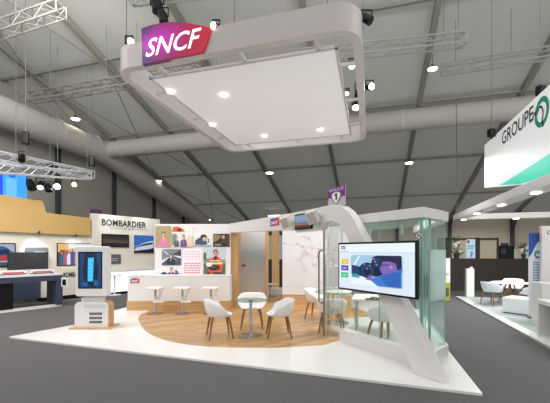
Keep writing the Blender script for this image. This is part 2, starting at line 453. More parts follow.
# ---------------------------------------------------------------- photo wall and bar counter
WY = 9.9
xl, xr = at(154.5, 0, WY).x, at(230.5, 0, WY).x
tag(MB().obox((xl, WY, PT), (xr-xl, 0, 0), (0, .15, 0), (0, 0, H+27/F*WY-PT)).build('display_wall', WALLW, bevel=.01), 'white display wall hung with staff photographs behind the bar counter', 'wall')
WA, WD = (0, WY-.012), (1, 0)
def photo(box, label, cols, draw):
    p = pic_px(*box, WA, WD, thick=.01); p.board(0); draw(p)
    tag(p.build('photo_panel', [mat('photo_'+c.strip('#'), c, .5, noise=.38, scale=22) for c in cols], recalc=False), label, 'photo', 'photographs on the white display wall')
def person(p, cx, base, sc, skin, hair, top, asp=1):
    p.shape([(cx-.26*sc*asp, base), (cx+.26*sc*asp, base), (cx+.23*sc*asp, base+.30*sc), (cx+.1*sc*asp, base+.40*sc), (cx-.1*sc*asp, base+.40*sc), (cx-.23*sc*asp, base+.30*sc)], top)
    p.shape([(cx-.05*sc*asp, base+.36*sc), (cx+.05*sc*asp, base+.36*sc), (cx+.04*sc*asp, base+.46*sc), (cx-.04*sc*asp, base+.46*sc)], skin)
    p.shape(ell(cx, base+.545*sc, .095*sc*asp, .125*sc), hair)
    p.shape(ell(cx, base+.515*sc, .07*sc*asp, .10*sc), skin)
    p.shape([(cx-.05*sc*asp, base+.30*sc), (cx+.05*sc*asp, base+.30*sc), (cx, base+.22*sc)], skin)
def d1(p): person(p, .52, 0, 1.1, 1, 2, 3, 1.0); p.rect(.0, 0, 1, .1, 3)
photo((155.2, 171.2, 226, 246.8), 'photo of a dark-haired woman in a pink sweater, top left of the wall', ['#a89a6c', '#e0b79b', '#3a2a22', '#d77fa3'], d1)
def d2(p):
    p.shape([(.0, .72), (.62, .72), (.55, .85), (.3, .97), (.05, .95)], 1); p.shape(ell(.35, .8, .1, .08), 2)
    p.rect(0, .1, .22, .62, 3); person(p, .22, 0, .8, 4, 2, 5, .6); person(p, .56, 0, .9, 4, 6, 7, .7); p.rect(.75, .0, 1, .5, 8)
photo((172, 192.8, 226, 246.8), 'photo with an orange machine and two workers, second in the top row', ['#efe6dc', '#d9572a', '#33323a', '#7d8a80', '#dcae92', '#56585f', '#5b3423', '#6a4f86', '#e2c7b0'], d2)
def d3(p):
    p.rect(0, 0, 1, .14, 5); p.shape([(.05, .18), (.5, .14), (.78, .2), (.7, .55), (.3, .7), (.08, .5)], 1); p.shape(ell(.56, .72, .2, .24), 2); p.shape(ell(.6, .6, .12, .16), 3); p.rect(.8, .3, .88, .62, 4)
photo((194, 211.2, 233.8, 246.8), 'photo of a worker bending forward against white, third in the top row', ['#e9e9ee', '#4b4a68', '#2b2523', '#d3a78c', '#4c72b4', '#9aa0b4'], d3)
def d4(p):
    p.shape([(0, .35), (.3, .5), (.5, .85), (.1, .95), (0, .9)], 1); p.shape([(.45, .3), (.75, .28), (.8, .75), (.5, .72)], 2); p.shape(ell(.62, .76, .1, .14), 3); p.rect(.1, .1, .5, .22, 4); p.rect(.82, .1, .98, .9, 5)
photo((213, 229.6, 233.8, 246.8), 'dark brown photo of a machine operator, last in the top row', ['#2e241e', '#8d7a52', '#4a3a35', '#c49a7c', '#9d8a76', '#5a4030'], d4)
def d5(p):
    p.rect(0, 0, 1, .3, 4)
    p.shape([(.0, .95), (.35, .62), (.35, .7), (0, 1)], 5); p.shape([(.0, .1), (.35, .45), (.35, .5), (.0, .3)], 5); p.shape([(.62, .5), (1, .25), (1, .95), (.62, .72)], 6); p.shape([(.65, .55), (1, .4), (1, .55), (.65, .62)], 5)
    person(p, .48, 0.02, 1.05, 1, 2, 3, .8)
photo((161.8, 181, 249, 265.2), 'photo of a man in a dark suit on a station platform', ['#7b7f88', '#d8ae92', '#332a28', '#29304a', '#51505a', '#d6d9de', '#40424d'], d5)
def d6(p):
    p.rect(0, .0, 1, .3, 5); p.shape(ell(.12, .2, .16, .25), 4); person(p, .5, -.25, 1.75, 1, 2, 3, .55); p.shape([(.68, 0), (.95, 0), (.85, .5), (.72, .7)], 3)
photo((161.8, 181, 266.6, 276.2), 'photo of a person in purple resting chin, lowest on the left', ['#e6e2e6', '#ddb69c', '#5b3d2c', '#6b4a86', '#3a3658', '#b9b4c4'], d6)
def d7(p):
    p.rect(0, 0, 1, .42, 4); p.rect(0, .42, .35, .6, 5); p.rect(.75, .42, 1, .56, 5); p.rect(0, .55, .12, .8, 4)
    p.shape([(.24, .1), (.80, .1), (.90, .40), (.78, .60), (.62, .67), (.5, .67), (.34, .60), (.14, .42)], 3)
    p.shape([(.44, .42), (.58, .42), (.62, .67), (.5, .67)], 2); p.rect(.3, .5, .8, .54, 6)
    p.rect(.2, .0, .8, .12, 2); p.shape([(.26, .0), (.42, .0), (.45, .1), (.28, .1)], 3); p.shape([(.14, .40), (.86, .40), (.87, .46), (.13, .46)], 6)
    p.shape(ell(.55, .82, .10, .10), 2); p.shape(ell(.55, .78, .075, .09), 1); p.shape(ell(.48, .28, .27, .10), 7); p.shape(ell(.26, .38, .14, .07), 8); p.shape(ell(.45, .31, .1, .03), 4)
photo((203.5, 225.5, 247, 275.6), 'tall photo of a man in an orange vest holding a dark helmet', ['#c3cbd0', '#cf9c7e', '#3a2b24', '#e0562a', '#58604f', '#8a9482', '#efe9a8', '#26292e', '#e7e9ea'], d7)
p = pic_px(183, 201.5, 248.5, 275.8, WA, WD, thick=.01); p.board(0)
random.seed(3)
for r_ in range(10):
    if r_ == 4: continue
    x = .06; y = .86-r_*.085
    p.layer = 1
    while x < .9:
        w = random.uniform(.06, .16); mi = 1 if r_ < 4 else 2
        p.layer = 1; p.rect(x, y, min(x+w, .95), y+(.028 if r_ < 4 else .042), mi); x += w+.035
tag(p.build('text_panel', [flatc('#efe7ea'), flatc('#e3a3b4'), flatc('#d8607f')], recalc=False), 'pale panel of pink text lines between the photographs', 'panel')

CY = 9.33
cl, cr = at(127.5, 0, CY).x, at(229.8, 0, CY).x
ctop = H-25/F*CY
t = thing('bar_counter', 'white bar counter with oak base and small logo in front of the photos', 'counter', ((cl+cr)/2, CY+.2, PT))
bd = MB().obox((cl, CY, .30), (cr-cl, 0, 0), (0, .5, 0), (0, 0, ctop-.30)).build('body', WHITE, t, bevel=.008)
MB().obox((cl-.02, CY-.01, PT), (cr-cl+.02, 0, 0), (0, .5, 0), (0, 0, .27)).build('oak_base', OAKH, t)
MB().obox((cl, CY-.0, ctop-.02), (cr-cl, 0, 0), (0, .54, 0), (0, 0, .03)).build('counter_top', WHITE, t, bevel=.006)
def sncf_logo(p, x, y, w, h, bgL, bgR, tx, letters=True, full=False):
    """rounded swoosh badge, purple on the left running to red on the right, white italic letters"""
    N = 10
    def top(f): return y+h*(.78+.22*math.sin(PI*min(1, f*1.05)))
    def xr(f, v): return x+w*(f*(.94+.06*v) if f > 0 else 0)
    cols = bgL if isinstance(bgL, list) else [bgL, bgR]
    n = len(cols)
    strips = []
    for i in range(n):
        a, b = i/n, (i+1)/n; q = [(x+w*a*.94, y+h*.0), (x+w*b*.94, y+h*(.0))]
        up = [(x+w*(a+(b-a)*j/4)*(1.0), y+h*(.8+.2*math.sin(PI*(a+(b-a)*j/4)))) for j in range(5)]
        strips.append((q+up[::-1], cols[i]))
    for s_, mi in strips: p.poly([p.P(u, v, p.layer) for u, v in s_], mi)
    p.layer += 1
    if letters: p.text('SNCF', x+w*.1, y+h*.2, w*.74, h*.46, tx, .02, .25)
p = pic_px(130.6, 139.8, 278, 283.2, (0, CY-.003), (1, 0), thick=.002)
sncf_logo(p, 0, 0, 1, 1, [0, 1, 2], 2, 3)
p.build('logo', [flatc('#5e2a78'), flatc('#97216b'), flatc('#c81f45'), flatc('#ffffff')], bd, recalc=False)

# bar stools
def bar_stool(loc, rz, label, group):
    t = thing('bar_stool', label, 'stool', loc, rz, group)
    MB().lathe([(.205, 0), (.205, .012), (.19, .02), (.05, .03)], n=28).build('base', STEEL, t, smooth=True, local=True)
    MB().tube([(0, 0, .02), (0, 0, .67)], .028, 14).build('pole', CHROME, t, smooth=True, local=True)
    prof = [(-.21, .68), (-.17, .668), (.1, .665), (.17, .67), (.205, .69), (.205, .712), (.165, .705), (-.17, .708), (-.215, .712)]
    MB().prism([(x, -.19, z) for x, z in prof], (0, .38, 0)).build('seat', SHELL, t, smooth=True, bevel=.012, local=True)
    MB().add([(.19, -.17, .69), (.19, .17, .69), (.15, .17, .67), (.15, -.17, .67), (.06, -.09, .33), (.06, .09, .33), (.035, .09, .33), (.035, -.09, .33)],
             [(0, 1, 2, 3), (4, 7, 6, 5), (0, 4, 5, 1), (2, 6, 7, 3), (1, 5, 6, 2), (0, 3, 7, 4)]).build('support', SHELL, t, bevel=.008, local=True)
    MB().box((.09, 0, .325), (.26, .2, .025)).build('footrest', SHELL, t, bevel=.008, local=True)
    MB().tube([(0, 0, .3), (0, 0, .46)], .035, 14).build('collar', SHELL, t, smooth=True, local=True)
    return t
st = None
for px, lab in ((155.4, 'white bar stool at the counter, nearest the small logo'), (182.5, 'middle of the three white bar stools at the counter'), (211, 'white bar stool at the right end of the counter, partly behind a chair')):
    q = ground(px, 314, PT); loc = (q.x, q.y, PT)
    st = bar_stool(loc, 0, lab, 'white bar stools at the counter') if st is None else dup(st, loc, 0, lab)

# ---------------------------------------------------------------- door wall behind the stand
DY = 10.9
def vbox(x0, x1, z0, z1, Y, dep, mb=None):
    a, b = at(x0, 0, Y).x, at(x1, 0, Y).x
    return (mb or MB()).obox((a, Y, z0), (b-a, 0, 0), (0, dep, 0), (0, 0, z1-z0))
ztop = 2.5
tag(vbox(229.9, 237.6, PT, ztop, 10.0, .9).build('wood_pillar', OAKV), 'tall oak pillar between the photo wall and the frosted door', 'pillar')
t = thing('glass_door', 'frosted grey glass door with a small red logo beside the oak pillar', 'door', (at(251, 0, DY).x, DY, PT))
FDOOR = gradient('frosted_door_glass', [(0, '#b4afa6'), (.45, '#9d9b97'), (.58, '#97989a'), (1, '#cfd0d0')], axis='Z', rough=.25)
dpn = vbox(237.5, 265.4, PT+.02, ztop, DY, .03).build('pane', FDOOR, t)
p = pic_px(240, 264, 250, 267, (0, DY-.004), (1, 0), thick=.002)
random.seed(5)
for r_, y in enumerate((.86, .68, .5, .32)):
    x = .08+.1*(r_ % 2)
    while x < .9:
        w = random.uniform(.05, .13); p.layer = 1; p.rect(x, y, x+w, y+.07, 0); x += w+.04
p.build('lettering', [flatc('#7d9a98')], dpn, recalc=False)
p = pic_px(241.5, 246.2, 264.2, 266.6, (0, DY-.006), (1, 0), thick=.002); sncf_logo(p, 0, 0, 1, 1, [0, 1], 1, 1, False)
p.build('logo', [flatc('#6a2a5c'), flatc('#a52a3c')], dpn, recalc=False)
for z in (.55, 1.75): MB().box((at(238.3, 0, DY).x, DY-.02, z), (.04, .03, .1)).build('hinge', STEEL, dpn)
tag(vbox(265.4, 268.4, PT, ztop, DY-.02, .12).build('wood_jamb', OAKV), 'narrow oak door jamb right of the frosted door', 'jamb')
tag(vbox(272, 279.3, .05, 2.8, 13.15, .3).build('wood_column', OAKV), 'slender oak column inside the opening beside the map wall', 'column')
t = thing('back_partition', 'dark partition with yellowish and bluish upper panes behind the opening', 'partition', (at(272, 0, 14.0).x, 14.0, 0))
vbox(258, 290, 0, 1.35, 14.0, .06).build('lower_panel', BROWN, t)
vbox(258, 273, 1.35, 2.35, 14.0, .05).build('pane', flatc('#a9a582'), t)
vbox(273, 290, 1.35, 2.35, 14.0, .05).build('pane', flatc('#9fb2b8'), t)
vbox(258, 290, 2.35, 2.9, 14.0, .06).build('header', DARK, t)
tag(vbox(260, 288, PT, .30, 12.6, .3).build('low_bench', WHITE, bevel=.01), 'low white bench glimpsed inside the opening', 'bench')
q = at(270, 0, 12.2); q.z = PT
t = thing('pedestal_table', 'small low round pedestal table glimpsed inside the opening behind the frosted door', 'table', q)
MB().lathe([(.3, .44), (.3, .47), (.01, .47)], q).build('tabletop', WHITE, t, smooth=True)
MB().tube([q, q+Vector((0, 0, .45))], .03, 10).build('pole', CHROME, t, smooth=True)
MB().lathe([(.2, 0), (.2, .015), (.03, .03)], q).build('base', STEEL, t, smooth=True)

# map wall
MY = 10.3
a, b = at(282.5, 0, MY).x, at(352, 0, MY-.3).x
t = thing('map_wall', 'white wall showing a grey railway map dotted in pink', 'wall', ((a+b)/2, MY, PT))
zb = H-(294.5-HY)/F*MY
MB().obox((a, MY, zb), (b-a, -.25, 0), (0, .12, 0), (0, 0, 2.45-zb)).build('panel', WALLW, t)
MB().obox((a, MY+.02, PT), (b-a, -.25, 0), (0, .1, 0), (0, 0, zb-PT)).build('oak_base', OAKH, t)
p = Pic((a, MY-.004, zb), (b-a, -.25, 0), (0, 0, 2.45-zb), (-.1, -1, 0), thick=.002)
random.seed(11)
Wm, Hm = (b-a), 2.45-zb
def ribbon(pts, w, mi):
    qs = []
    for i in range(len(pts)-1):
        (x0, y0), (x1, y1) = pts[i], pts[i+1]; dx, dy = (x1-x0)*Wm, (y1-y0)*Hm; L = math.hypot(dx, dy) or 1
        nx, ny = -dy/L*w/Wm, dx/L*w/Hm
        qs.append([(x0+nx, y0+ny), (x1+nx, y1+ny), (x1-nx, y1-ny), (x0-nx, y0-ny)])
    p.layer = 1; p.flat(qs, mi)
def wig(p0, p1, amp, n=7):
    o = []
    for i in range(n+1):
        f = i/n; o.append((p0[0]+(p1[0]-p0[0])*f+random.uniform(-amp, amp)*(0 < i < n), p0[1]+(p1[1]-p0[1])*f+random.uniform(-amp, amp)*(0 < i < n)))
    return o
def mp(px, py): return ((px-282.5)/69.5, (294.5-py)/65.0)
nodes = [mp(*q) for q in ((284, 245.5), (291, 247.5), (297, 246), (303, 248.5), (309.5, 241), (308, 255.5), (314, 266.5), (319, 251), (313, 250), (305, 239), (300, 262), (306, 271), (318, 258), (324, 250), (330, 255), (329, 246), (336, 250), (326, 263), (334, 262), (312, 259), (321, 272), (303, 255), (330, 240), (338, 270), (345, 258))]
for chain in ((0, 1, 2, 3, 8, 7, 13, 15), (9, 4, 8), (3, 5, 21, 10), (8, 19, 6, 20), (7, 12, 17, 23), (13, 14, 18), (15, 16, 24), (10, 11), (12, 19, 5), (14, 16), (22, 15), (6, 17)):
    for i in range(len(chain)-1): ribbon(wig(nodes[chain[i]], nodes[chain[i+1]], .012), .007, 1)
for i in range(60):
    q = random.choice(nodes[3:]); ribbon(wig(q, (q[0]+random.uniform(-.13, .13), q[1]+random.uniform(-.1, .1)), .015, 5), .006, random.choice((2, 2, 1)))
for i in range(3): ribbon(wig(mp(284, 284+i*3), mp(316, 288+i*2), .012, 9), .005, 2)
p.layer = 2
for i in (0, 2, 3, 4, 5, 6, 8, 7, 13, 14, 15, 12):
    x, y = nodes[i]; p.layer = 2; p.shape(ell(x, y, .028/Wm, .022/Hm, 8), 3)
for q in (mp(303.5, 238.8), mp(322, 282)):
    p.layer = 2; p.shape(ell(q[0], q[1], .04/Wm, .018/Hm, 8), 4)
p.build('map_drawing', [WALLW, flatc('#cbc8ca'), flatc('#d8d5d8'), flatc('#e27f98'), flatc('#e6cf74')], t, recalc=False)

# ---------------------------------------------------------------- arch: header beam and slanted leg in one plane
PA, PD = (2.09, 4.18), (-.598, 1.0)
PDn = vn(*PD); PN = vn(.858, .513)             # PN points away from the camera
front = [(230, 223.5), (260, 218.5), (290, 213.3), (315, 208.3), (325, 206), (335, 205), (342, 206), (348, 210.5), (354, 219), (360, 231), (365.5, 241), (384.5, 271), (404, 304), (424, 344), (442.6, 384),
         (413.5, 374.3), (395, 333), (379.5, 298.4), (365, 270), (349.5, 243), (344, 232), (338.5, 224), (333, 221.2), (327, 221.2), (323, 224), (321, 229), (316, 230.5), (281, 230.5), (255, 231.5), (230, 232.8)]
pts = [on(x, y, PA, PD) for x, y in front]
for i in (14, 15): pts[i].z = PT
tag(MB().prism(pts, PN*.16).build('arch', WHITE, bevel=.012, base=(pts[14].x, pts[14].y, PT)), 'white header beam bending into a slanted leg behind the television', 'arch')
# badge on the beam
def badge(mb_pts): pass
PO = Vector(PA+(0,))-PN*.004
p = pic_px(270.3, 279.2, 218.3, 225.8, (PO.x, PO.y), PD, thick=.012)
p.board(0); p.layer = 1
sncf_logo(p, 0, 0, 1, 1, [0, 1, 2], 2, 3)
tag(p.build('logo_badge', [flatc('#6a2c8c'), flatc('#93257a'), flatc('#d22548'), flatc('#ffffff')], recalc=False), 'small purple and red badge on the white header beam', 'sign')
# monitor on the beam
Q = Vector(PA+(0,))-PN*.12
a, b = on(294.5, 231, (Q.x, Q.y), PD), on(311, 229, (Q.x, Q.y), PD)
t = thing('monitor', 'small black-framed monitor mounted on the white header beam', 'monitor', (a.x, a.y, 2.1))
w = Vector((b.x-a.x, b.y-a.y, 0)); zt, zb = 2.435, 2.125
fr_ = MB().obox((a.x, a.y, zb), w, PN*.05, (0, 0, zt-zb)).build('frame', BLACK, t, bevel=.006)
wn = w.normalized()
MB().obox(Vector((a.x, a.y, zb-.05))-wn*.05+PN*.045, w+wn*.16, PN*.08, (0, 0, zt-zb+.04)).build('housing', WHITE, t, bevel=.02)
p = Pic(Vector((a.x, a.y, zb))+wn*.03+Vector((0, 0, .03))-PN*.001, w-wn*.06, (0, 0, zt-zb-.06), -PN, thick=.001)
p.rect(0, 0, 1, 1, 0); p.rect(0, .18, 1, .34, 1); p.rect(0, 0, 1, .2, 2); p.rect(0, .6, 1, 1, 3); p.rect(0, .34, 1, .38, 4)
p.build('screen', [glowc('#7d94b4', .5), glowc('#b06a52', .5), glowc('#3c3036', .5), glowc('#86a0c2', .5), glowc('#3c4a58', .5)], fr_, recalc=False)
for (px, py, lab, rr) in ((286, 222.3, 'small off-white tilted speaker box left of the monitor on the beam', .5), (312.8, 217, 'small off-white tilted speaker box right of the monitor on the beam', .25)):
    q = on(px, py, ((Q-PN*.05).x, (Q-PN*.05).y), PD)
    t = thing('speaker_box', lab, 'speaker', q)
    M = Matrix.Rotation(math.radians(-35), 3, 'Z') @ Matrix.Rotation(math.radians(-14), 3, 'Y') @ Matrix.Rotation(math.radians(22), 3, 'X')
    ax, ay, az = M @ Vector((.2, 0, 0)), M @ Vector((0, .15, 0)), M @ Vector((0, 0, .24))
    o = q-ax/2-ay/2-az/2
    cab = MB().obox(o, ax, ay, az).build('cabinet', mat('speaker_beige', '#d9d4cb', .5), t, bevel=.015)
    MB().obox(o+ax*.12+az*.1-ay*.03, ax*.76, ay*.05, az*.8).build('grille', mat('speaker_grille', '#b9b3aa', .7, noise=.3, scale=60), cab)
    MB().tube([q+ay*.4, q+PN*.17], .02, 8).build('bracket', STEEL, t)
# SALLE 1 sign
q0 = Vector(PA+(0,))+PN*.08
p = pic_px(328, 345.2, 187, 206.5, (q0.x, q0.y), PD, thick=.012)
p.board(0)
p.rect(0, .47, 1, 1, 1)
p.text('SALLE', .08, .81, .84, .14, 2, .02)
p.shape([(.2, .62), (.28, .74), (.5, .79), (.72, .74), (.8, .62), (.76, .42), (.5, .08), (.24, .42)], 3)
p.shape([(.25, .61), (.32, .70), (.5, .75), (.68, .70), (.75, .61), (.71, .44), (.5, .14), (.29, .44)], 4)
p.shape([(.47, .34), (.57, .34), (.57, .68), (.49, .68), (.38, .60), (.40, .54), (.47, .58)], 5)
tag(p.build('room_sign', [flatc('#b9b4b4'), flatc('#6c2480'), flatc('#d2badc'), flatc('#6a6268'), flatc('#f0eef0'), flatc('#4a2058')], recalc=False), 'purple and grey room sign with the number one on top of the arch', 'sign')

# television on the leg
Q = Vector(PA+(0,))-PN*.15
a, b = on(338.2, 288, (Q.x, Q.y), PD), on(417, 300, (Q.x, Q.y), PD)
zt, zb = 1.838, 1.068
w = Vector((b.x-a.x, b.y-a.y, 0)); wn = w.normalized()
t = thing('television', 'large flat television showing a driver in profile, on the slanted white leg', 'television', ((a+b)/2).to_tuple()[:2]+(zb,))
fr_ = MB().obox((a.x, a.y, zb), w, PN*.05, (0, 0, zt-zb)).build('frame', BLACK, t, bevel=.006)
MB().obox(Vector((a.x, a.y, zb+.25))+w*.42+PN*.04, w*.2, PN*.11, (0, 0, .3)).build('wall_mount', DARK, t)
p = Pic(Vector((a.x, a.y, zb+.03))+wn*.03-PN*.001, w-wn*.06, (0, 0, zt-zb-.06), -PN, thick=.001, lay=.0012)
E = 1.0
cols = ['#dbe8f5', '#c9d9ea', '#6a2a8c', '#c81f45', '#8fa0b4', '#e9c41c', '#5a2fb0', '#27c06a', '#9cc4e4', '#173a66', '#0e1c38', '#2b62b4', '#7d62b4', '#3f74cc', '#e8f2fa', '#2d9aa8', '#4a6fae', '#241f48', '#b48ad0']
p.rect(0, 0, 1, 1, 0); p.rect(0, .82, 1, 1, 14); p.rect(0, .80, 1, .82, 1)
sncf_logo(p, .03, .89, .075, .075, [2, 3], 3, 14)
p.flat([[(x, .837), (x+w_, .837), (x+w_, .852), (x, .852)] for x, w_ in ((.03, .03), (.066, .05), (.122, .035))], 4)
for y, c in ((.55, 5), (.405, 6), (.245, 7)):
    p.rect(.04, y, .155, y+.115, c); p.layer -= 1
    p.rect(.06, y+.06, .135, y+.07, 14); p.rect(.07, y+.04, .125, y+.048, 14)
X0, Y0, X1, Y1 = .2, .12, .88, .76
rr = rrect(X0, Y0, X1, Y1, .045)
p.shape(rr, 8)
def S(pts, c): p.shape([(X0+x*(X1-X0), Y0+y*(Y1-Y0)) for x, y in pts], c)
S([(.0, .0), (.55, .0), (.36, .25), (.0, .34)], 14)
S([(0.02, .32), (.3, .28), (.32, .58), (.02, .66)], 9); S([(.02, .24), (.2, .22), (.16, .36), (.02, .36)], 15)
S([(.05, .66), (.18, .98), (.21, .98), (.1, .66)], 14)
S([(.40, .55), (.47, .95), (.55, .99), (.98, .99), (.99, .5), (.5, .3)], 10)
S([(.44, .62), (.5, .93), (.62, .9), (.62, .6)], 9)
S(ell(.36, .5, .17, .26, 20), 10); S(ell(.36, .5, .135, .21, 20), 9); S(ell(.36, .46, .07, .12), 10)
for x, y in ((.3, .7), (.36, .56), (.42, .66), (.52, .8), (.55, .7), (.5, .88)): S(ell(x, y, .015, .025, 8), 18)
S([(.42, .22), (.58, .02), (.99, .04), (.99, .62), (.86, .6), (.62, .36)], 13); S([(.62, .3), (.8, .5), (.99, .5), (.99, .04), (.75, .04)], 11)
S([(.66, .42), (.62, .55), (.66, .78), (.74, .9), (.9, .88), (.93, .6), (.84, .46)], 12)
S([(.645, .80), (.67, .95), (.82, .99), (.97, .97), (.99, .60), (.93, .56), (.90, .76), (.78, .82)], 17)
S(ell(.82, .66, .03, .07, 10), 18); S([(.60, .56), (.66, .60), (.66, .64)], 12)
S([(.62, .68), (.86, .70), (.86, .72), (.62, .71)], 17)
S([(.34, .2), (.42, .34), (.5, .36), (.44, .18)], 12); S([(.36, .16), (.6, .0), (.5, .0), (.3, .14)], 14)
p.build('screen', [glowc(c, .62) for c in cols], fr_, recalc=False)

# ---------------------------------------------------------------- glass meeting room
GA = Vector((2.30, 4.31, 0))
def gp(t, off=0, z=0): v = GA+Vector((PD[0]*t, PD[1]*t, 0))+PN*off; v.z = z; return v
C0 = gp(.37); C1 = Vector((2.75, 5.31, 0)); C2 = C1+UD*3.4
tL = 1.85
FT, FB, PH = 2.32, 2.17, .23
t = thing('glass_partition', 'glass meeting room wall with white plinth and fascia behind the slanted leg', 'partition', gp(1.0))
def run(a, b, z0, z1, th, off=0):
    d = (b-a); n = Vector((-d.y, d.x, 0)).normalized()
    o = a+n*off; o.z = z0
    return MB().obox(o, Vector((d.x, d.y, 0)), n*th, (0, 0, z1-z0))
Ctop = gp(2.75)
MB().prism([(*C0.xy, FB), (*C1.xy, FB), (*C2.xy, FB), (*(C2+Vector((-.15, 0, 0))).xy, FB), (*(C1+Vector((-.16, .04, 0))).xy, FB), (*(C0+Vector((-.02, .16, 0))).xy, FB), (*gp(2.75, .13).xy, FB), (*Ctop.xy, FB)], (0, 0, FT-FB)).build('fascia', WHITE, t, bevel=.006)
MB().prism([(*gp(tL).xy, PT), (*gp(.34).xy, PT), (*gp(.34, .14).xy, PT), (*gp(tL, .14).xy, PT)], (0, 0, PH-.0)).build('plinth', WHITE, t, bevel=.006)
run(C0, C1, PT, PT+.17, .14).build('plinth', WHITE, t, bevel=.006)
run(C1, C2, PT, PT+.17, .14).build('plinth', WHITE, t, bevel=.006)
def pane(a, b, z0, z1, m_=GLASS, off=.05, name='glass_pane'):
    d = b-a; n = Vector((-d.y, d.x, 0)).normalized()
    if abs(n.dot(PN)) > .95 and n.dot(PN) < 0: n = -n
    o = a+n*off; o.z = z0; dd = Vector((d.x, d.y, 0)); up = Vector((0, 0, z1-z0)); th = n*.012
    m = MB(); vs = [o, o+dd, o+dd+th, o+th, o+up, o+dd+up, o+dd+th+up, o+th+up]
    m.add(vs, [(0, 1, 5, 4)], 0); m.add(vs, [(1, 2, 6, 5), (3, 0, 4, 7), (4, 5, 6, 7)], 1)
    return m.build(name, [m_, GEDGE], t, recalc=False)
mid = gp(1.1)
pane(gp(1.09), gp(tL), PT+PH, FB); pane(C0+PDn*.01, gp(1.1), PT+PH, FB)
pane(C0, C1, PT+.17, FB-.02, GLASST); pane(C1, C2, PT+.17, FB-.02, GLASST)
pf = C0.lerp(C1, .32); pane(pf, C0.lerp(C1, .985), .95, 1.72, FROST, .035, 'frosted_panel')
pane(C0, gp(1.84), 2.05, FB, glass('transom_film', '#e0f0ec', .05, .3, '#dcefe8'), .07, 'transom')
for q in (C0+Vector((.0, .03, 0)), pf+Vector((0, .06, 0))):
    MB().obox((q.x-.008, q.y, PT+.17), (.016, 0, 0), (0, .06, 0), (0, 0, FB-PT-.17)).build('glass_fin', GEDGE, t)
for f in (1.3, .75):
    MB().box(gp(f, .09, 2.02), (.035, .05, .16), math.atan2(PDn.y, PDn.x)).build('patch_fitting', CHROME, t)
# glass door with pull handle
hg = hit(324, (GA.x, GA.y), PD)
t = thing('glass_door', 'clear glass door with a long steel loop handle, left of the television', 'door', (hg.x, hg.y, PT))
gdp = pane(gp(tL+.02), gp(2.26), PT+.02, FB)
zf = lambda py: H-(py-HY)/F*hg.y
MB().tube([(hg.x, hg.y, PT), (hg.x, hg.y, FB)], .018, 10).build('post', STEEL, t, smooth=True)
hd = (PDn*-1); loop = []
hw, ha, hb = .085, zf(250)-.09, zf(303)+.09
for i in range(13): loop.append(Vector((hg.x, hg.y, ha))-PN*.06+hd*(hw*math.cos(PI*i/12))+Vector((0, 0, hw*math.sin(PI*i/12))))
for i in range(13): loop.append(Vector((hg.x, hg.y, hb))-PN*.06-hd*(hw*math.cos(PI*i/12))-Vector((0, 0, hw*math.sin(PI*i/12))))
MB().tube(loop, .017, 10, closed=True).build('pull_handle', STEEL, gdp, smooth=True)
# stickers on the glass
s0 = C0+PN*.03
p = pic_px(415, 423.4, 231.5, 239.5, (GA.x-PN.x*-.02, GA.y-PN.y*-.02), PD, thick=.001)
p.shape(ell(.5, .5, .5, .5, 20), 0); p.shape(ell(.5, .5, .38, .38, 20), 1); p.rect(.3, .42, .72, .52, 2); p.shape([(.18, .76), (.24, .82), (.82, .24), (.76, .18)], 0)
tag(p.build('no_smoking_sticker', [flatc('#8c4a48'), flatc('#d8d8d2'), flatc('#5a4a48')], recalc=False), 'round red no-smoking sticker on the glass above the television', 'sticker')
p = pic_px(417.5, 423.6, 242, 247, (GA.x+PN.x*.02, GA.y+PN.y*.02), PD, thick=.001)
p.rect(0, 0, 1, 1, 0); p.rect(.1, .6, .9, .75, 1); p.rect(.1, .3, .7, .42, 1)
tag(p.build('paper_notice', [flatc('#c9d4d2'), flatc('#8aa09e')], recalc=False), 'small pale notice on the glass below the round sticker', 'notice')

# ---------------------------------------------------------------- chairs and tables
def sm(x): x = max(0, min(1, x)); return x*x*(3-2*x)
def tub_chair(loc, rz, label, group, shell=SHELL):
    t = thing('tub_chair', label, 'chair', loc, rz, group)
    m = MB(); nu, nr = 36, 12; vs = []
    for i in range(nu):
        a = 2*PI*i/nu; ca, sa = math.cos(a), math.sin(a)      # a = 0 is the front (-Y)
        back = sm((1-ca)/2)                                   # 0 front, 1 back
        side = abs(sa)
        rim = .455+.34*sm((back-.06)/.94)*(1-.0*side)
        rim = .46+(.33 if back > .98 else .33*sm(back*1.02)) if False else .455+.175*sm((back-.04)/.42)+.10*sm((back-.5)/.5)
        rx = .295; ry = .27 if ca < 0 else .25
        for j in range(nr+1):
            f = j/nr
            if f < .5:
                g = f/.5; r = .76*g; z = .418-.012*(1-g*g)+.012*g**3
            else:
                g = (f-.5)/.5; r = .76+.20*math.sin(g*PI/2)+.08*g*(1 if rim > .5 else 0); z = .418+(rim-.418)*(1-math.cos(g*PI/2))**.75
            vs.append((sa*rx*r, -ca*ry*r+(.04*back*max(0, f-.5)), z))
    fs = [(i*(nr+1)+j, ((i+1) % nu)*(nr+1)+j, ((i+1) % nu)*(nr+1)+j+1, i*(nr+1)+j+1) for i in range(nu) for j in range(1, nr)]
    m.add(vs, fs); m.poly([Vector(vs[i*(nr+1)+1]) for i in range(nu)])
    o = m.build('seat_shell', shell, t, smooth=True, local=True)
    so = o.modifiers.new('solid', 'SOLIDIFY'); so.thickness = .014; so.offset = 0
    for sx in (-1, 1):
        for sy in (-1, 1):
            MB().tube([(sx*.15, sy*.14, .425), (sx*.185, sy*.175, .30), (sx*.235, sy*.225, 0)], [.024, .022, .014], 8).build('leg', LEGW, t, smooth=True, local=True)
    MB().box((0, 0, .41), (.34, .04, .02), .75).box((0, 0, .41), (.34, .04, .02), -.75).build('leg_frame', LEGW, t, local=True)
    return t
def face(frm, to): return math.atan2(to[1]-frm[1], to[0]-frm[0])+PI/2
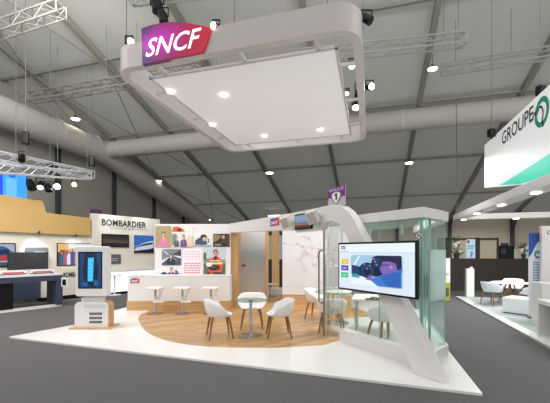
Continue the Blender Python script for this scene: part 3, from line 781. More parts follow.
TB = ground(250.8, 335.5, PT)
t = thing('glass_table', 'round glass table on a steel pedestal between three white chairs', 'table', (TB.x, TB.y, PT))
MB().lathe([(.33, .69), (.335, .695), (.33, .70)], TB, 40).build('tabletop', [TABLEG], t, smooth=True)
MB().tube([TB+Vector((0, 0, .01)), TB+Vector((0, 0, .69))], .03, 14).build('pole', CHROME, t, smooth=True)
MB().lathe([(.235, 0), (.235, .012), (.06, .025), (.03, .04)], TB, 36).build('base', CHROME, t, smooth=True)
MB().lathe([(.05, .67), (.06, .69)], TB, 16).build('top_plate', CHROME, t)
G1 = 'white tub chairs around the glass table'
c1 = (-1.07, 6.47, PT); ch = tub_chair(c1, face(c1, (-.2, 6.75)), 'white tub chair with oak legs left of the round glass table', G1)
c2 = (-.50, 7.28, PT); dup(ch, c2, face(c2, (TB.x, TB.y)), 'white tub chair directly behind the round glass table')
c3 = (.07, 6.52, PT); dup(ch, c3, face(c3, (-.7, 6.45)), 'white tub chair with oak legs right of the round glass table')
T2 = ground(337, 323, PT)
t = thing('meeting_table', 'round white-topped table on a pedestal inside the glass room', 'table', (T2.x, T2.y, PT))
MB().lathe([(.50, .70), (.505, .715), (.50, .73)], T2, 40).build('tabletop', TABLEG, t, smooth=True)
MB().tube([T2+Vector((0, 0, .01)), T2+Vector((0, 0, .70))], .035, 14).build('pole', CHROME, t, smooth=True)
MB().lathe([(.28, 0), (.28, .012), (.06, .025), (.04, .04)], T2, 36).build('base', CHROME, t, smooth=True)
MB().lathe([(.35, .731), (.35, .733)], T2, 8).build('paper_mat', WHITE, t)
G2 = 'white tub chairs around the meeting table'
c4 = (1.03, 8.25, PT); dup(ch, c4, face(c4, (1.7, 7.9)), 'white tub chair farthest back, seen behind the loop handle', G2)
c5 = (1.16, 6.85, PT); dup(ch, c5, face(c5, (T2.x, T2.y)), 'white tub chair with its back to the glass, just right of the handle', G2)
c6 = (1.98, 6.05, PT); dup(ch, c6, face(c6, (1.5, 7.6)), 'white tub chair inside the glass room beside the slanted leg', G2)
q = at(374, 300, 6.35); q.z = .0
t2z = PT+.72
sb = thing('sideboard_table', 'white table inside the glass room below the television', 'table', (1.95, 6.75, PT))
MB().prism([(1.5, 6.55, t2z-.03), (2.25, 6.35, t2z-.03), (2.5, 7.2, t2z-.03), (1.75, 7.4, t2z-.03)], (0, 0, .03)).build('tabletop', WHITE, sb, bevel=.005)
for x, y in ((1.6, 6.62), (2.2, 6.45), (2.42, 7.15), (1.8, 7.3)): MB().tube([(x, y, PT), (x, y, t2z-.03)], .02, 8).build('leg', CHROME, sb)
q = Vector((1.93, 6.5, t2z))
t = thing('conference_phone', 'black conference phone on the table below the television', 'phone', q)
MB().lathe([(.11, 0), (.11, .02), (.06, .045), (.02, .05)], q, 6).build('body', BLACK, t, smooth=False)
MB().box(q+Vector((-.13, -.02, .012)), (.1, .05, .025), .4).build('handset', BLACK, t, bevel=.006)

# ---------------------------------------------------------------- kiosk
q = ground(92, 329, PT); KX, KY = q.x-.02, q.y+.16
t = thing('kiosk', 'white information kiosk with a tall blue touch screen near the platform corner', 'kiosk', (KX, KY, PT))
MB().box((KX-.01, KY+.02, PT+.015), (.88, .46, .03)).build('base_plate', OAKH, t, bevel=.004)
fr = KY-.15
prof = rrect(-.34, 0, .34, .60, .09)
prof = [(x, z) for x, z in prof]
bp = [(-.36, 0), (.34, 0), (.34, .44)]+[(.34-.1+.1*math.cos(a), .44+.1*math.sin(a)) for a in [PI/2*i/5 for i in range(1, 6)]]+[(-.26+.1*math.cos(a), .44+.1*math.sin(a)) for a in [PI/2+PI/2*i/5 for i in range(0, 6)]]+[(-.36, .44)]
fp = MB().prism([(KX+x, fr, PT+.03+z) for x, z in bp], (0, .05, 0)).build('front_panel', WHITE, t, bevel=.006)
MB().prism([(KX+x*.995, fr+.05, PT+.03+z*.995) for x, z in bp], (0, .25, 0)).build('wood_body', OAKV, t)
MB().box((KX-.02, fr+.12, PT+.61), (.44, .16, .1)).build('neck', WHITE, t)
zk0, zk1 = 0.735, 1.80
dp = rrect(-.31, zk0, .36, zk1, .05)
db = MB().prism([(KX+x-.02, fr-.02, z) for x, z in dp], (0, .2, 0)).build('display_body', WHITE, t, smooth=True, bevel=.012, seg=2)
p = Pic((KX-.27, fr-.023, .90), (.515, 0, 0), (0, 0, .785), (0, -1, 0), thick=.004); p.board(0)
p.rect(.06, .03, .96, .97, 1); p.shape([(.3, .1), (.75, .03), (.85, .5), (.7, .97), (.3, .97), (.2, .5)], 2)
p.shape([(.4, .2), (.62, .2), (.66, .84), (.42, .84)], 3); p.flat([[(.43, .22+i*.1), (.6, .22+i*.1), (.61, .29+i*.1), (.43, .29+i*.1)] for i in range(6)], 4)
p.shape(ell(.75, .16, .1, .09), 5); p.shape(ell(.3, .12, .14, .06), 5)
p.build('screen', [BLACK, glowc('#123a66', .6), glowc('#0c1a33', .6), glowc('#1f9be0', .9), glowc('#38b4f4', .9), glowc('#1d5a90', .6)], db, recalc=False)
p = Pic((KX-.36, fr-.003, PT+.03), (.70, 0, 0), (0, 0, .54), (0, -1, 0), thick=.001)
random.seed(2)
for y in (.86, .78):
    x = .3
    while x < .92:
        w = random.uniform(.03, .09); p.layer = 1; p.rect(x, y, x+w, y+.03, 0); x += w+.02
for y in (.17, .33, .5):
    p.layer = 1; p.rect(.46, y, .84, y+.09, 1)
    for k in range(4): p.layer = 2; p.rect(.5+k*.08, y+.035, .55+k*.08, y+.055, 2)
p.build('panel_print', [flatc('#a9bcbc'), flatc('#2b2b2d'), flatc('#cfcfcf')], fp, recalc=False)

# ---------------------------------------------------------------- suspended white frame
SC = Vector((-.14, 8.1, 5.0)); SW, SL, SH = 4.46, 5.36, .43
ang = math.atan2(VD.y, VD.x)
def sl(x, y, z=0): return SC+VD*x+UD*y+Vector((0, 0, z))
t = thing('suspended_frame', 'white rounded rectangular frame with stretched fabric hanging over the stand', 'suspended frame', SC)
N = 8
outer = rrect(-SW/2, -SL/2, SW/2, SL/2, .42, N); inner = rrect(-SW/2+.14, -SL/2+.14, SW/2-.14, SL/2-.14, .30, N)
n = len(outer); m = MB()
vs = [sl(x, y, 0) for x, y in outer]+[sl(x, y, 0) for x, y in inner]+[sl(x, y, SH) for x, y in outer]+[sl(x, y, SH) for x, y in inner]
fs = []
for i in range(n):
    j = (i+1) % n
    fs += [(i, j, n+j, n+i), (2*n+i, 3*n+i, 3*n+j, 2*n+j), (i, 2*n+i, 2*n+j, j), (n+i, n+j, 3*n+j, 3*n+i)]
m.add(vs, fs, [0, 0, 1, 0]*n); m.build('ring', [WHITE, mat('ring_outer_shaded', '#b4acaa', .5, noise=.015)], t, smooth=True)  # outer face greyer: its backlit shade is put into the colour
fw, fl = 3.66, 4.36; fz = .10; oy = .07
fab = MB().obox(sl(-fw/2, -fl/2+oy, fz), VD*fw, UD*fl, (0, 0, .012)).build('fabric_panel', SCREENF, t)
for (x0, y0, x1, y1) in ((-fw/2, -fl/2, fw/2, -fl/2), (fw/2, -fl/2, fw/2, fl/2), (fw/2, fl/2, -fw/2, fl/2), (-fw/2, fl/2, -fw/2, -fl/2)):
    d = Vector((x1-x0, y1-y0)).normalized(); nn = Vector((-d.y, d.x))
    a_ = sl(x0, y0+oy, fz-.02); MB().obox(a_, sl(x1, y1+oy, fz-.02)-a_, (VD*nn.x+UD*nn.y)*.05, (0, 0, .05)).build('fabric_edge', WHITE, fab)
for x in (-fw/2+.35, .15, fw/2-.35):
    MB().obox(sl(x, -SL/2+.1, fz), UD*(SL/2-fl/2+oy-.1), VD*.07, (0, 0, .05)).build('arm', WHITE, t)
    MB().obox(sl(x, fl/2+oy, fz), UD*(SL/2-fl/2-oy-.1), VD*.05, (0, 0, .05)).build('arm', WHITE, t)
for y in (-1.5, 0, 1.5):
    MB().obox(sl(fw/2, y, fz), VD*(SW/2-fw/2-.1), UD*.06, (0, 0, .05)).build('arm', WHITE, t)
    MB().obox(sl(-SW/2+.1, y, fz), VD*(SW/2-fw/2-.1), UD*.06, (0, 0, .05)).build('arm', WHITE, t)
for x, y in ((-SW/2+.3, -SL/2+.07), (.2, -SL/2+.07), (SW/2-.5, -SL/2+.07), (-SW/2+.07, 1.6), (SW/2-.07, 1.6)):
    q = sl(x, y, SH); s_ = (26.44-.2866*q.x-q.y)/1.0821
    MB().tube([q, (q.x, q.y, 4+.31*s_)], .007, 5).build('hanging_cable', CABLE, t)
def screen_local(px, py, z):
    Y = (z-H)*F/(HY-py); return Vector(((px-CX)/F*Y, Y, z))
for (px, py) in ((224, 96), (170.5, 92.5), (212.5, 125.5), (264.5, 136.5), (320.5, 130.5)):
    q = screen_local(px, py, 5.07)
    MB().lathe([(.065, 0), (.075, .03), (.05, .035)], q, 16).build('downlight', GLOW, fab, smooth=True)  # bright spots showing on the fabric, built as glowing discs under it
# brand badge standing on the near band
nb = sl(0, -SL/2-.03); A_ = (nb.x, nb.y); D_ = (VD.x, VD.y)
outl = [(142, 64.5), (141, 30), (141.5, 28), (150, 25.2), (160, 23), (170, 21.8), (180, 21.9), (190, 23.2), (200, 25), (207.5, 26.6), (211, 28), (211, 30), (207, 43), (203.5, 52.3), (180, 57), (160, 61)]
t2 = thing('brand_sign', 'purple to red illuminated brand sign on the near edge of the suspended frame', 'sign', on(172, 62, A_, D_))
pts = [on(x, y, A_, D_) for x, y in outl]
SIGN = bpy.data.materials.new('sign_gradient'); SIGN.use_nodes = True
nt = SIGN.node_tree; bs = nt.nodes['Principled BSDF']; bs.inputs['Roughness'].default_value = .3
tc = nt.nodes.new('ShaderNodeTexCoord'); sp = nt.nodes.new('ShaderNodeSeparateXYZ'); nt.links.new(tc.outputs['Generated'], sp.inputs[0])
rp = nt.nodes.new('ShaderNodeValToRGB'); e = rp.color_ramp.elements
for pos, c in ((0, '#3c1466'), (.3, '#95187f'), (.55, '#bd1245'), (1, '#c41220')):
    x = e[0] if pos == 0 else (e[1] if pos == 1 else e.new(pos)); x.position = pos; x.color = (*hexc(c), 1)
nt.links.new(sp.outputs['X'], rp.inputs[0])
gl = nt.nodes.new('ShaderNodeVectorMath'); gl.operation = 'DISTANCE'; gl.inputs[1].default_value = (.26, .5, .52)  # round magenta glow painted into the sign colour
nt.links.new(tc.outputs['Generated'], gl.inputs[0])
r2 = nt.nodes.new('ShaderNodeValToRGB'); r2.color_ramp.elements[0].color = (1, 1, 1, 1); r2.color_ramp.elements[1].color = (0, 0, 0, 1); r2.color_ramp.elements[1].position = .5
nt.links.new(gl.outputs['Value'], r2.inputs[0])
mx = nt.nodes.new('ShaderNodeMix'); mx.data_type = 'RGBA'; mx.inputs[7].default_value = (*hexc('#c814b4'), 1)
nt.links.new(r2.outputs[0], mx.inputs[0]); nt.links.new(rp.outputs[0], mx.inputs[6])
nt.links.new(mx.outputs[2], bs.inputs['Base Color']); nt.links.new(mx.outputs[2], bs.inputs['Emission Color']); bs.inputs['Emission Strength'].default_value = .25
bsp = MB().prism(pts, UD*.08).build('panel', SIGN, t2, bevel=.006)
# lettering mapped along the band: four corners of the text box on the sign plane
vs, fs = text_mesh('SNCF', 1, .012, .32, 1.0)
xs = [v.x for v in vs]; ys = [v.y for v in vs]
bl, br_ = on(145.5, 57.5, ((nb-UD*.008).x, (nb-UD*.008).y), D_), on(201.5, 45.5, ((nb-UD*.008).x, (nb-UD*.008).y), D_)
tl = on(145.5, 39.5, ((nb-UD*.008).x, (nb-UD*.008).y), D_)
hh = tl.z-bl.z; ww = br_-bl
m = MB()
for v in vs:
    fx = (v.x-min(xs))/(max(xs)-min(xs)); fy = (v.y-min(ys))/(max(ys)-min(ys))
    m.v.append(Vector((bl.x+ww.x*fx, bl.y+ww.y*fx, bl.z+(br_.z-bl.z)*fx*.6+hh*fy)))
for f in fs: m.f.append(f); m.m.append(0)
m.build('lettering', mat('sign_white', '#ffffff', .3, noise=0, emit=.6), bsp, recalc=False)
# black spot fixtures around the frame
def fixture(px, py, Y, label, size=.16, aim=(0, 0, -1), glow=GLOW, lens=.05, rig=None):
    p = at(px, py, Y); d = Vector(aim).normalized()
    t = thing('stage_lamp', label, 'lamp', p-Vector((0, 0, size)), group='stage lamps')
    hs = MB().tube([p-d*size*.7, p-d*size*.3, p+d*size*.5], [size*.25, size*.42, size*.46], 12).build('housing', BLACK, t, smooth=True)
    if glow: MB().tube([p+d*size*.5, p+d*(size*.5+.015)], lens, 12).build('lens', glow, hs, smooth=True)
    MB().tube([p+Vector((size*.5, 0, 0)), p+Vector((size*.5, 0, size*.9)), p+Vector((-size*.5, 0, size*.9)), p+Vector((-size*.5, 0, 0))], .015, 6).build('yoke', BLACK, t)
    return t
fixture(157, 5, 6.6, 'black stage lamp cluster above the purple end of the brand sign', .26, (.2, 0, -1), None)
fixture(163, 17, 6.5, 'black stage lamp just behind the top of the brand sign', .2, (.2, 0, -1), None)
fixture(129, 43, 6.1, 'bright little spot left of the brand sign', .14, (.9, -.8, -.2), GLOW, .06)
fixture(216, 26.5, 5.6, 'bright little spot right of the brand sign', .12, (-.6, -.9, -.3), GLOW, .05)
fixture(367, 19, 5.4, 'grey spot fixed outside the upper right corner of the frame', .16, (.6, -.3, -.6), None)
fixture(369.5, 87, 8.1, 'dazzling spot outside the right side of the suspended frame', .18, (.3, -1, -.35), GLOWB, .07)
fixture(360, 92, 8.2, 'black lamp crossing the right side of the suspended frame', .24, (-.3, -.3, -.8), None)
fixture(356, 105, 8.4, 'lit lamp inside the lower right corner of the frame', .2, (-.2, -.5, -.9), GLOW, .08)
fixture(352, 64, 6.6, 'lit lamp inside the frame beside the fabric right edge', .12, (-.2, -.6, -.9), GLOW, .06)
fixture(347, 92, 8.0, 'dim lamp between fabric and frame on the right', .1, (-.2, -.5, -.9), GLOWS, .05)

# ---------------------------------------------------------------- left stand
LA, LD = (-7.05, 12.9), (.67, 1.0)
LN = vn(-1.0, .67)                                # into the wall, away from the camera
def lp(px, off=0):
    q = Vector(LA+(0,))-LN*off; return (q.x, q.y)
a0, a1 = hit(-25, LA, LD), hit(92.5, LA, LD)
tag(MB().prism([(a0.x, a0.y, 0), (a1.x, a1.y, 0), (a1.x, a1.y, 2.4), (a0.x, a0.y, 2.4)], LN*.12).build('display_wall', CREAM), 'long cream wall below the tan fascia on the left stand', 'wall')
outl = [(-20, 191.3), (0, 194.5), (42.7, 201), (44.5, 206), (46.4, 212.7), (60, 214.5), (90.5, 218), (91, 235.6), (60, 234.5), (0, 231.6), (-20, 230.5)]
pts = [on(x, y, lp(0, .12), LD) for x, y in outl]
tag(MB().prism(pts, LN*.2).build('fascia_board', TAN, bevel=.01), 'large tan stepped fascia board above the cream wall', 'fascia')
b0, b1 = hit(92.3, lp(0, .1), LD), hit(160, lp(0, .1), LD)
tag(MB().obox((b0.x, b0.y, 0), (b1-b0), LN*.2, (0, 0, 3.15)).build('display_wall', CREAM, bevel=.01), 'tall cream wall carrying the black company lettering', 'wall')
LB = lp(0, .105)
p = pic_px(101.6, 146.2, 219, 226.6, lp(0, .12), LD, thick=.001)
# lettering follows the wall in true perspective
a, b = on(101.8, 225.4, lp(0, .12), LD), on(146, 227.4, lp(0, .12), LD)
p = Pic(a, Vector((b.x-a.x, b.y-a.y, 0)), (0, 0, H-(218.7-HY)/F*a.y-a.z), -LN, thick=.001)
p.text('BOMBARDIER', 0, 0, 1, 1, 0, .022, 0, 1.05)
tag(p.build('company_lettering', [flatc('#191a1e')], recalc=False), 'large black company lettering high on the tall cream wall', 'lettering')
p = pic_px(110, 148, 227.2, 230.2, lp(0, .12), LD, thick=.001)
random.seed(4); x = 0
while x < .95:
    w = random.uniform(.02, .08); p.layer = 1; p.rect(x, .2, x+w, .7, 0); x += w+.025
tag(p.build('slogan_lettering', [flatc('#a8b0b8')], recalc=False), 'thin pale slogan line below the large black lettering', 'lettering')
t = thing('wall_screen', 'dark wide wall screen below the company lettering', 'screen', on(115, 247, lp(0, .14), LD))
p = pic_px(102, 129, 234.2, 247.2, lp(0, .14), LD, thick=.04); p.board(0)
fr_ = p.build('frame', [BLACK], t)
p = pic_px(102.7, 128.3, 234.8, 246.6, lp(0, .143), LD, thick=.001); p.rect(0, 0, 1, 1, 0); p.rect(0, .3, 1, .62, 1); p.shape([(0, .62), (1, .5), (1, .72), (0, .9)], 2)
p.build('image', [glowc('#17171c', .3), glowc('#5a4a40', .4), glowc('#3a2c26', .4)], fr_, recalc=False)
p = pic_px(134.3, 153.6, 235.4, 253, lp(0, .13), LD, thick=.02); p.board(0)
p.rect(0, .42, 1, 1, 1); p.rect(0, .3, 1, .42, 2); p.shape([(0, .2), (.4, .55), (.98, .72), (.98, .3), (.5, .12), (0, .14)], 3); p.shape([(.1, .3), (.45, .52), (.95, .62), (.95, .5), (.45, .4)], 4); p.shape([(0, .0), (1, .0), (1, .26), (0, .12)], 5)
tag(p.build('train_photo', [flatc('#20324e'), glowc('#2c62b8', .5), glowc('#6f9cd0', .4), glowc('#c8d4e4', .5), flatc('#26344c'), flatc('#141a26')], recalc=False), 'blue photo of a white train beside the dark wall screen', 'photo')
p = pic_px(106.5, 121, 254.3, 263.8, lp(0, .13), LD, thick=.02)
p.prism([p.P(u, v) for u, v in rrect(0, 0, 1, 1, .12)], LN*.02, 0); p.rect(.2, .5, .85, .6, 1); p.rect(.25, .3, .75, .4, 1)
tag(p.build('wall_plaque', [flatc('#5c5e64'), flatc('#9a9ca2')]), 'small rounded grey plaque below the dark wall screen', 'plaque')
p = pic_px(25, 48.5, 247.3, 261, lp(0, .02), LD, thick=.02)
p.prism([p.P(u, v) for u, v in rrect(0, 0, 1, 1, .12)], LN*.02, 0); p.rect(.4, .6, .85, .7, 1); p.rect(.4, .4, .75, .48, 1)
tag(p.build('wall_plaque', [flatc('#74777d'), flatc('#c6c8cc')]), 'rounded grey plaque behind the dark case on the cream wall', 'plaque')
p = pic_px(-6, 15.8, 243, 267, lp(0, .03), LD, thick=.03); p.board(0)
p.rect(.0, .05, .94, .95, 1); p.shape([(0, .2), (.8, .3), (.9, .6), (.5, .85), (0, .9)], 2); p.shape([(0, .25), (.75, .3), (.85, .48), (0, .42)], 3); p.shape([(.1, .5), (.7, .55), (.66, .75), (.1, .7)], 4); p.rect(0, .05, .94, .2, 5)
tag(p.build('wall_screen', [BLACK, glowc('#a9b4c2', .5), glowc('#3a5a9c', .5), glowc('#c23a34', .5), glowc('#1b2440', .5), glowc('#4a5568', .4)], recalc=False), 'wall screen with a blue and red train at the left edge', 'screen')
p = pic_px(57, 93, 243.3, 265.5, lp(0, .03), LD, thick=.03); p.board(0)
p.rect(.02, .03, .98, .97, 1); p.rect(.02, .6, .5, .97, 2); p.shape([(.05, .1), (.3, .1), (.28, .7), (.08, .7)], 3); p.rect(.5, .5, .98, .97, 4)
p.rect(.3, .75, .62, .97, 4); p.rect(.02, .03, .98, .12, 3)
for k, (cx_, hh_, c_) in enumerate(((.12, .5, 9), (.22, .62, 7), (.31, .55, 4), (.40, .66, 5), (.50, .56, 7), (.58, .62, 9), (.68, .52, 5), (.78, .64, 7), (.88, .55, 5))):
    p.shape([(cx_-.055, .05), (cx_+.055, .05), (cx_+.06, hh_-.14), (cx_+.02, hh_), (cx_-.02, hh_), (cx_-.06, hh_-.14)], c_); p.shape(ell(cx_, hh_+.06, .03, .065), 6 if k % 2 else 8)
tag(p.build('wall_screen', [BLACK, glowc('#5a3c34', .5), glowc('#e0b070', .6), glowc('#7a4a30', .5), glowc('#d8dce4', .6), glowc('#3b5aa0', .5), glowc('#c99a80', .5), glowc('#c05a80', .5), glowc('#b48870', .5), glowc('#2c6a8c', .5)], recalc=False), 'colourful wall screen showing a crowd left of the white kiosk', 'screen')
# lit counter and low lettered wall
c0, c1_ = hit(98.5, lp(0, .6), LD), hit(158, lp(0, .6), LD)
t = thing('lit_counter', 'long counter with a glowing white front below the company lettering', 'counter', (c0.x, c0.y, 0))
MB().obox((c0.x, c0.y, 0), (c1_-c0), LN*.48, (0, 0, .1)).build('black_base', BLACK, t)
MB().obox((c0.x, c0.y, .1), (c1_-c0), LN*.48, (0, 0, .78)).build('glowing_front', mat('counter_glow', '#f2faff', .4, noise=.02, emit=.75, ecol='#e8f6ff'), t)
c0b = c0-LN*.03
MB().obox((c0b.x, c0b.y, .88), (c1_-c0), LN*.5, (0, 0, .05)).build('counter_top', WHITE, t, bevel=.005)
c0, c1_ = hit(42, lp(0, .35), LD), hit(88, lp(0, .35), LD)
t = thing('low_partition', 'low cream partition with black lettering behind the kiosk', 'partition', (c0.x, c0.y, 0))
MB().obox((c0.x, c0.y, .0), (c1_-c0), LN*.3, (0, 0, .14)).build('dark_base', BLACK, t)
lpp = MB().obox((c0.x, c0.y, .14), (c1_-c0), LN*.3, (0, 0, .93)).build('panel', CREAM, t)
a = on(63.3, 277.4, lp(0, .36), LD); b = on(88, 276, lp(0, .36), LD)
p = Pic(a, Vector((b.x-a.x, b.y-a.y, 0)), (0, 0, .17), -LN, thick=.001); p.text('BOMBARDIER', 0, 0, 1, 1, 0, .03)
p.build('lettering', [flatc('#1c1d20')], lpp, recalc=False)
def flat_stool(loc, lab):
    t = thing('bar_stool', lab, 'stool', loc, .6, 'bar stools at the lit counter')
    MB().lathe([(.24, 0), (.24, .012), (.04, .03)], n=24).build('base', WHITE, t, smooth=True, local=True)
    MB().tube([(0, 0, .02), (0, 0, .74)], .028, 12).build('pole', WHITE, t, smooth=True, local=True)
    seat_ = MB().prism([(x, -.17, z) for x, z in ((-.2, .74), (.2, .74), (.22, .80), (.2, .80), (.17, .77), (-.17, .77), (-.2, .80), (-.22, .80))], (0, .34, 0)).build('seat', WHITE, t, bevel=.01, local=True)
    for sx in (-1, 1): MB().box((sx*.2, 0, .77), (.03, .3, .05)).build('seat_lip', BLACK, seat_, local=True)
    return t
s1 = flat_stool(ground(114.5, 295, 0), 'flat white bar stool nearest the kiosk at the lit counter')
dup(s1, ground(129.7, 290.5, 0), .6, 'flat white bar stool behind the left end of the oak-based counter')
# display table with model trains
TA0 = ground(-14, 315.2, 0); TA1 = ground(63, 306.2, 0)
td = (TA1-TA0); tdn = td.normalized(); tn_ = Vector((-tdn.y, tdn.x, 0))
t = thing('display_table', 'long display table with navy apron on a white floor strip at left', 'table', TA0)
MB().obox(TA0+tn_*.05-tdn*.4, td+tdn*.4, tn_*.22, (0, 0, .06)).build('floor_strip', WHITE, t)
MB().obox(TA0+Vector((0, 0, .96)), td, tn_*.9, (0, 0, .06)).build('tabletop', WHITE, t, bevel=.006)
MB().obox(TA0+Vector((0, 0, .80))+tn_*.01, td, tn_*.85, (0, 0, .16)).build('apron', NAVY, t)
MB().obox(TA1-tdn*.17+tn_*.02+Vector((0, 0, .06)), tdn*.17, tn_*.8, (0, 0, .74)).build('leg', NAVY, t)
MB().obox(TA0+tn_*.1+Vector((0, 0, .06)), tdn*.62, tn_*.6, (0, 0, .74)).build('leg', BLACK, t, bevel=.03)
train = None
for f, lab in ((.35, 'little white and red model train on the display table, left of the two'), (.74, 'little white and red model train on the display table, nearest the tablet')):
    q = TA0+td*f+tn_*.25+Vector((0, 0, 1.02)); ra = math.atan2(td.y, td.x)
    if train is None:
        train = thing('model_train', lab, 'model train', q, ra, 'model trains on the display table')
        MB().prism([(-.32, -.05, .03), (.28, -.05, .03), (.34, -.05, .06), (.30, -.05, .13), (-.32, -.05, .13)], (0, .1, 0)).build('body', WHITE, train, bevel=.008, local=True)
        MB().box((0, -.053, .06), (.5, .004, .035)).build('red_stripe', flatc('#c0392f'), train, local=True)
        MB().box((0, 0, .015), (.58, .09, .03)).build('underframe', DARK, train, local=True)
    else: dup(train, q, ra, lab)
q = TA0+td*.55+tn_*.3+Vector((0, 0, 1.02))
tag(MB().box(q+Vector((0, 0, .07)), (.03, .03, .14)).box(q+Vector((0, 0, .006)), (.1, .1, .012)).build('sign_stand', WHITE), 'tiny white post standing between the two model trains', 'stand')
q = at(64.4, 282.3, TA1.y-.06)
t = thing('tablet', 'white-framed tablet mounted at the end of the display table', 'tablet', q-Vector((0, 0, .14)))
tf = MB().box(q, (.2, .02, .28), -.1).build('frame', WHITE, t, bevel=.01)
MB().box(q-Vector((0.0, .012, 0)), (.12, .006, .18), -.1).build('screen', BLACK, tf)
MB().box(q+Vector((-.0, .06, 0)), (.03, .12, .03), -.1).build('arm', STEEL, t)
q = ground(28, 302.5, 0); ra = math.atan2(td.y, td.x)
t = thing('flight_case', 'tall charcoal case on castors behind the display table', 'case', q)
cx = q+tn_*.02
cb = MB().box(cx+Vector((0, 0, .48)), (1.08, .3, .74), ra).build('body', NAVY, t, bevel=.01)
MB().box(cx+Vector((0, 0, 1.26)), (1.08, .3, .80), ra).build('upper_body', DARK, t, bevel=.01)
for f in (-.45, 0, .45):
    w_ = cx+tdn*f-tn_*.08
    MB().tube([w_+Vector((0, 0, .05))-tn_*.02, w_+Vector((0, 0, .05))+tn_*.02], .05, 12).build('castor', STEEL, cb)
    MB().box(w_+Vector((0, 0, .095)), (.06, .06, .04), ra).build('castor_plate', STEEL, cb)
# blue light box, purple sign, lamps over left stand
LBX = lp(0, .0)
p = pic_px(-12, 27, 173.5, 205, ((Vector(LA+(0,))+LN*.3).x, (Vector(LA+(0,))+LN*.3).y), LD, thick=.3); p.board(0)
p.rect(0, 0, .36, 1, 1); p.rect(.44, .3, .72, .86, 2); p.rect(.52, .9, .68, 1.0, 1)
tag(p.build('light_box', [glowc('#2e8ff5', .9), glowc('#1040c8', .9), glowc('#5aa6ff', .9)], recalc=False), 'bright blue light box standing above the tan fascia', 'light box')
p = pic_px(91.5, 102, 209.3, 216, ((Vector(LA+(0,))+LN*.5).x, (Vector(LA+(0,))+LN*.5).y), LD, thick=.1); p.board(0)
tag(p.build('purple_panel', [flatc('#5c2a58')]), 'purple panel edge peeking out above the tall cream wall', 'panel')
fixture(57, 186, 11.6, 'dazzling white stage lamp above the step of the tan fascia', .2, (.7, -1, -.45), GLOWB, .09)
fixture(74.5, 184, 12.0, 'warm orange stage lamp right of the dazzling white one', .18, (.5, -1, -.4), GLOWO, .075)
fixture(40.5, 185, 11.2, 'cool white stage lamp left of the dazzling one', .24, (.3, -.6, -.8), GLOWS, .09)
fixture(31, 185, 10.8, 'unlit black tilted stage lamp right of the blue light box', .3, (.5, -.3, -.8), None)
fixture(48.5, 188, 11.4, 'unlit black stage lamp just below the dazzling one', .24, (.3, -.2, -.9), None)
fixture(22, 158, 10.6, 'small grey stage lamp high on the upper chromed truss', .22, (.3, -.5, -.8), None)
for (px, py, lab) in ((39, 233.2, 'tiny spot under the tan fascia, left of two'), (76, 236.2, 'tiny spot under the tan fascia, right of two')):
    q = on(px, py, lp(0, .25), LD); t = thing('wall_spot', lab, 'lamp', q, group='tiny fascia spots')
    MB().tube([q, q+Vector((.05, -.05, .05))], .035, 10).build('housing', DARK, t)
    MB().tube([q+LN*.0, q+LN*.22+Vector((0, 0, .02))], .012, 6).build('arm', DARK, t)

# ---------------------------------------------------------------- right stand
RE = ground(455, 297.2, 0); RX = RE-UD*9.0
e2 = RE+VD*9; struct(MB().prism([RE, RX, RX+VD*9, e2], (0, 0, .035)).build('floor_neighbour', CARPETL))
struct(MB().obox(RE-VD*.0, RX-RE, VD*.22, (0, 0, .045)).build('trim_99', WHITEP))
def rp_(t_, z=0, off=0): v = RE-UD*t_+VD*off; v.z = z; return v
RA, RD = (RE.x, RE.y), (UD.x, UD.y)
# canopy beams
t = thing('canopy_frame', 'pale white canopy frame with downlights over the neighbouring stand', 'canopy', rp_(0, 2.86))
MB().obox(rp_(-.1, 2.84, -.05), -UD*9, VD*.36, (0, 0, .19)).build('side_beam', WHITE, t, bevel=.008)
MB().obox(rp_(-.1, 2.84, .0), VD*8, -UD*.32, (0, 0, .19)).build('front_beam', WHITE, t, bevel=.008)
for f in (.25, 1.9, 3.6, 5.3):
    MB().lathe([(.09, -.02), (.09, 0), (.01, 0)], rp_(.1 if f > .3 else .15, 2.838, f), 14).build('downlight', GLOWS, t)
for f in (2.2, 4.2, 6): MB().lathe([(.09, -.02), (.09, 0), (.01, 0)], rp_(f, 2.838, .12), 14).build('downlight', GLOWS, t)
MB().tube([rp_(0, 3.0, .05), rp_(0, 7.4, .05)], .012, 5).build('hanging_cable', CABLE, t)
# hanging sign
t = thing('hanging_sign', 'white hanging sign with navy lettering and a green ring above the canopy', 'sign', on(510, 187, RA, RD))
a_, b_ = on(484.5, 145.3, RA, RD), on(484.5, 187.6, RA, RD)
c_ = on(525, 184, RA, RD); e_ = c_-UD*4; top = a_-UD*7; top.z = a_.z; e_.z = c_.z
e_ = Vector((top.x, top.y, c_.z))
hp = MB().prism([a_, b_, c_, e_, top], VD*.25).build('panel', mat('sign_board_lit', '#f2f4f6', .4, noise=.01, emit=.28), t)  # emission stands in for hall light falling on the board
SA = ((Vector(RA+(0,))-VD*.006).x, (Vector(RA+(0,))-VD*.006).y)
m = MB()
g = [on(500, 185.2, SA, RD), on(518, 184.3, SA, RD), on(550, 176.5, SA, RD), on(550, 152, SA, RD)]
g[3].z = g[2].z+.42
g.insert(3, Vector((g[2].x-UD.x*1.2, g[2].y-UD.y*1.2, g[2].z))); g[4] = Vector((g[3].x, g[3].y, g[2].z+.46))
m.poly(g); m.build('teal_stripe', mat('teal', '#19cfae', .4, emit=.4, noise=0), hp, recalc=False)  # emission added to brighten the stripe
a, b = on(502, 146, SA, RD), on(533.5, 121, SA, RD)
p = Pic(a, Vector((b.x-a.x, b.y-a.y, 0)), (0, 0, .30), -VD, thick=.001)
a.z = H-(145.5-HY)/F*a.y; zz = a.z
p.o = a; p.text('GROUPE', 0, 0, 1, 1, 0, .012)
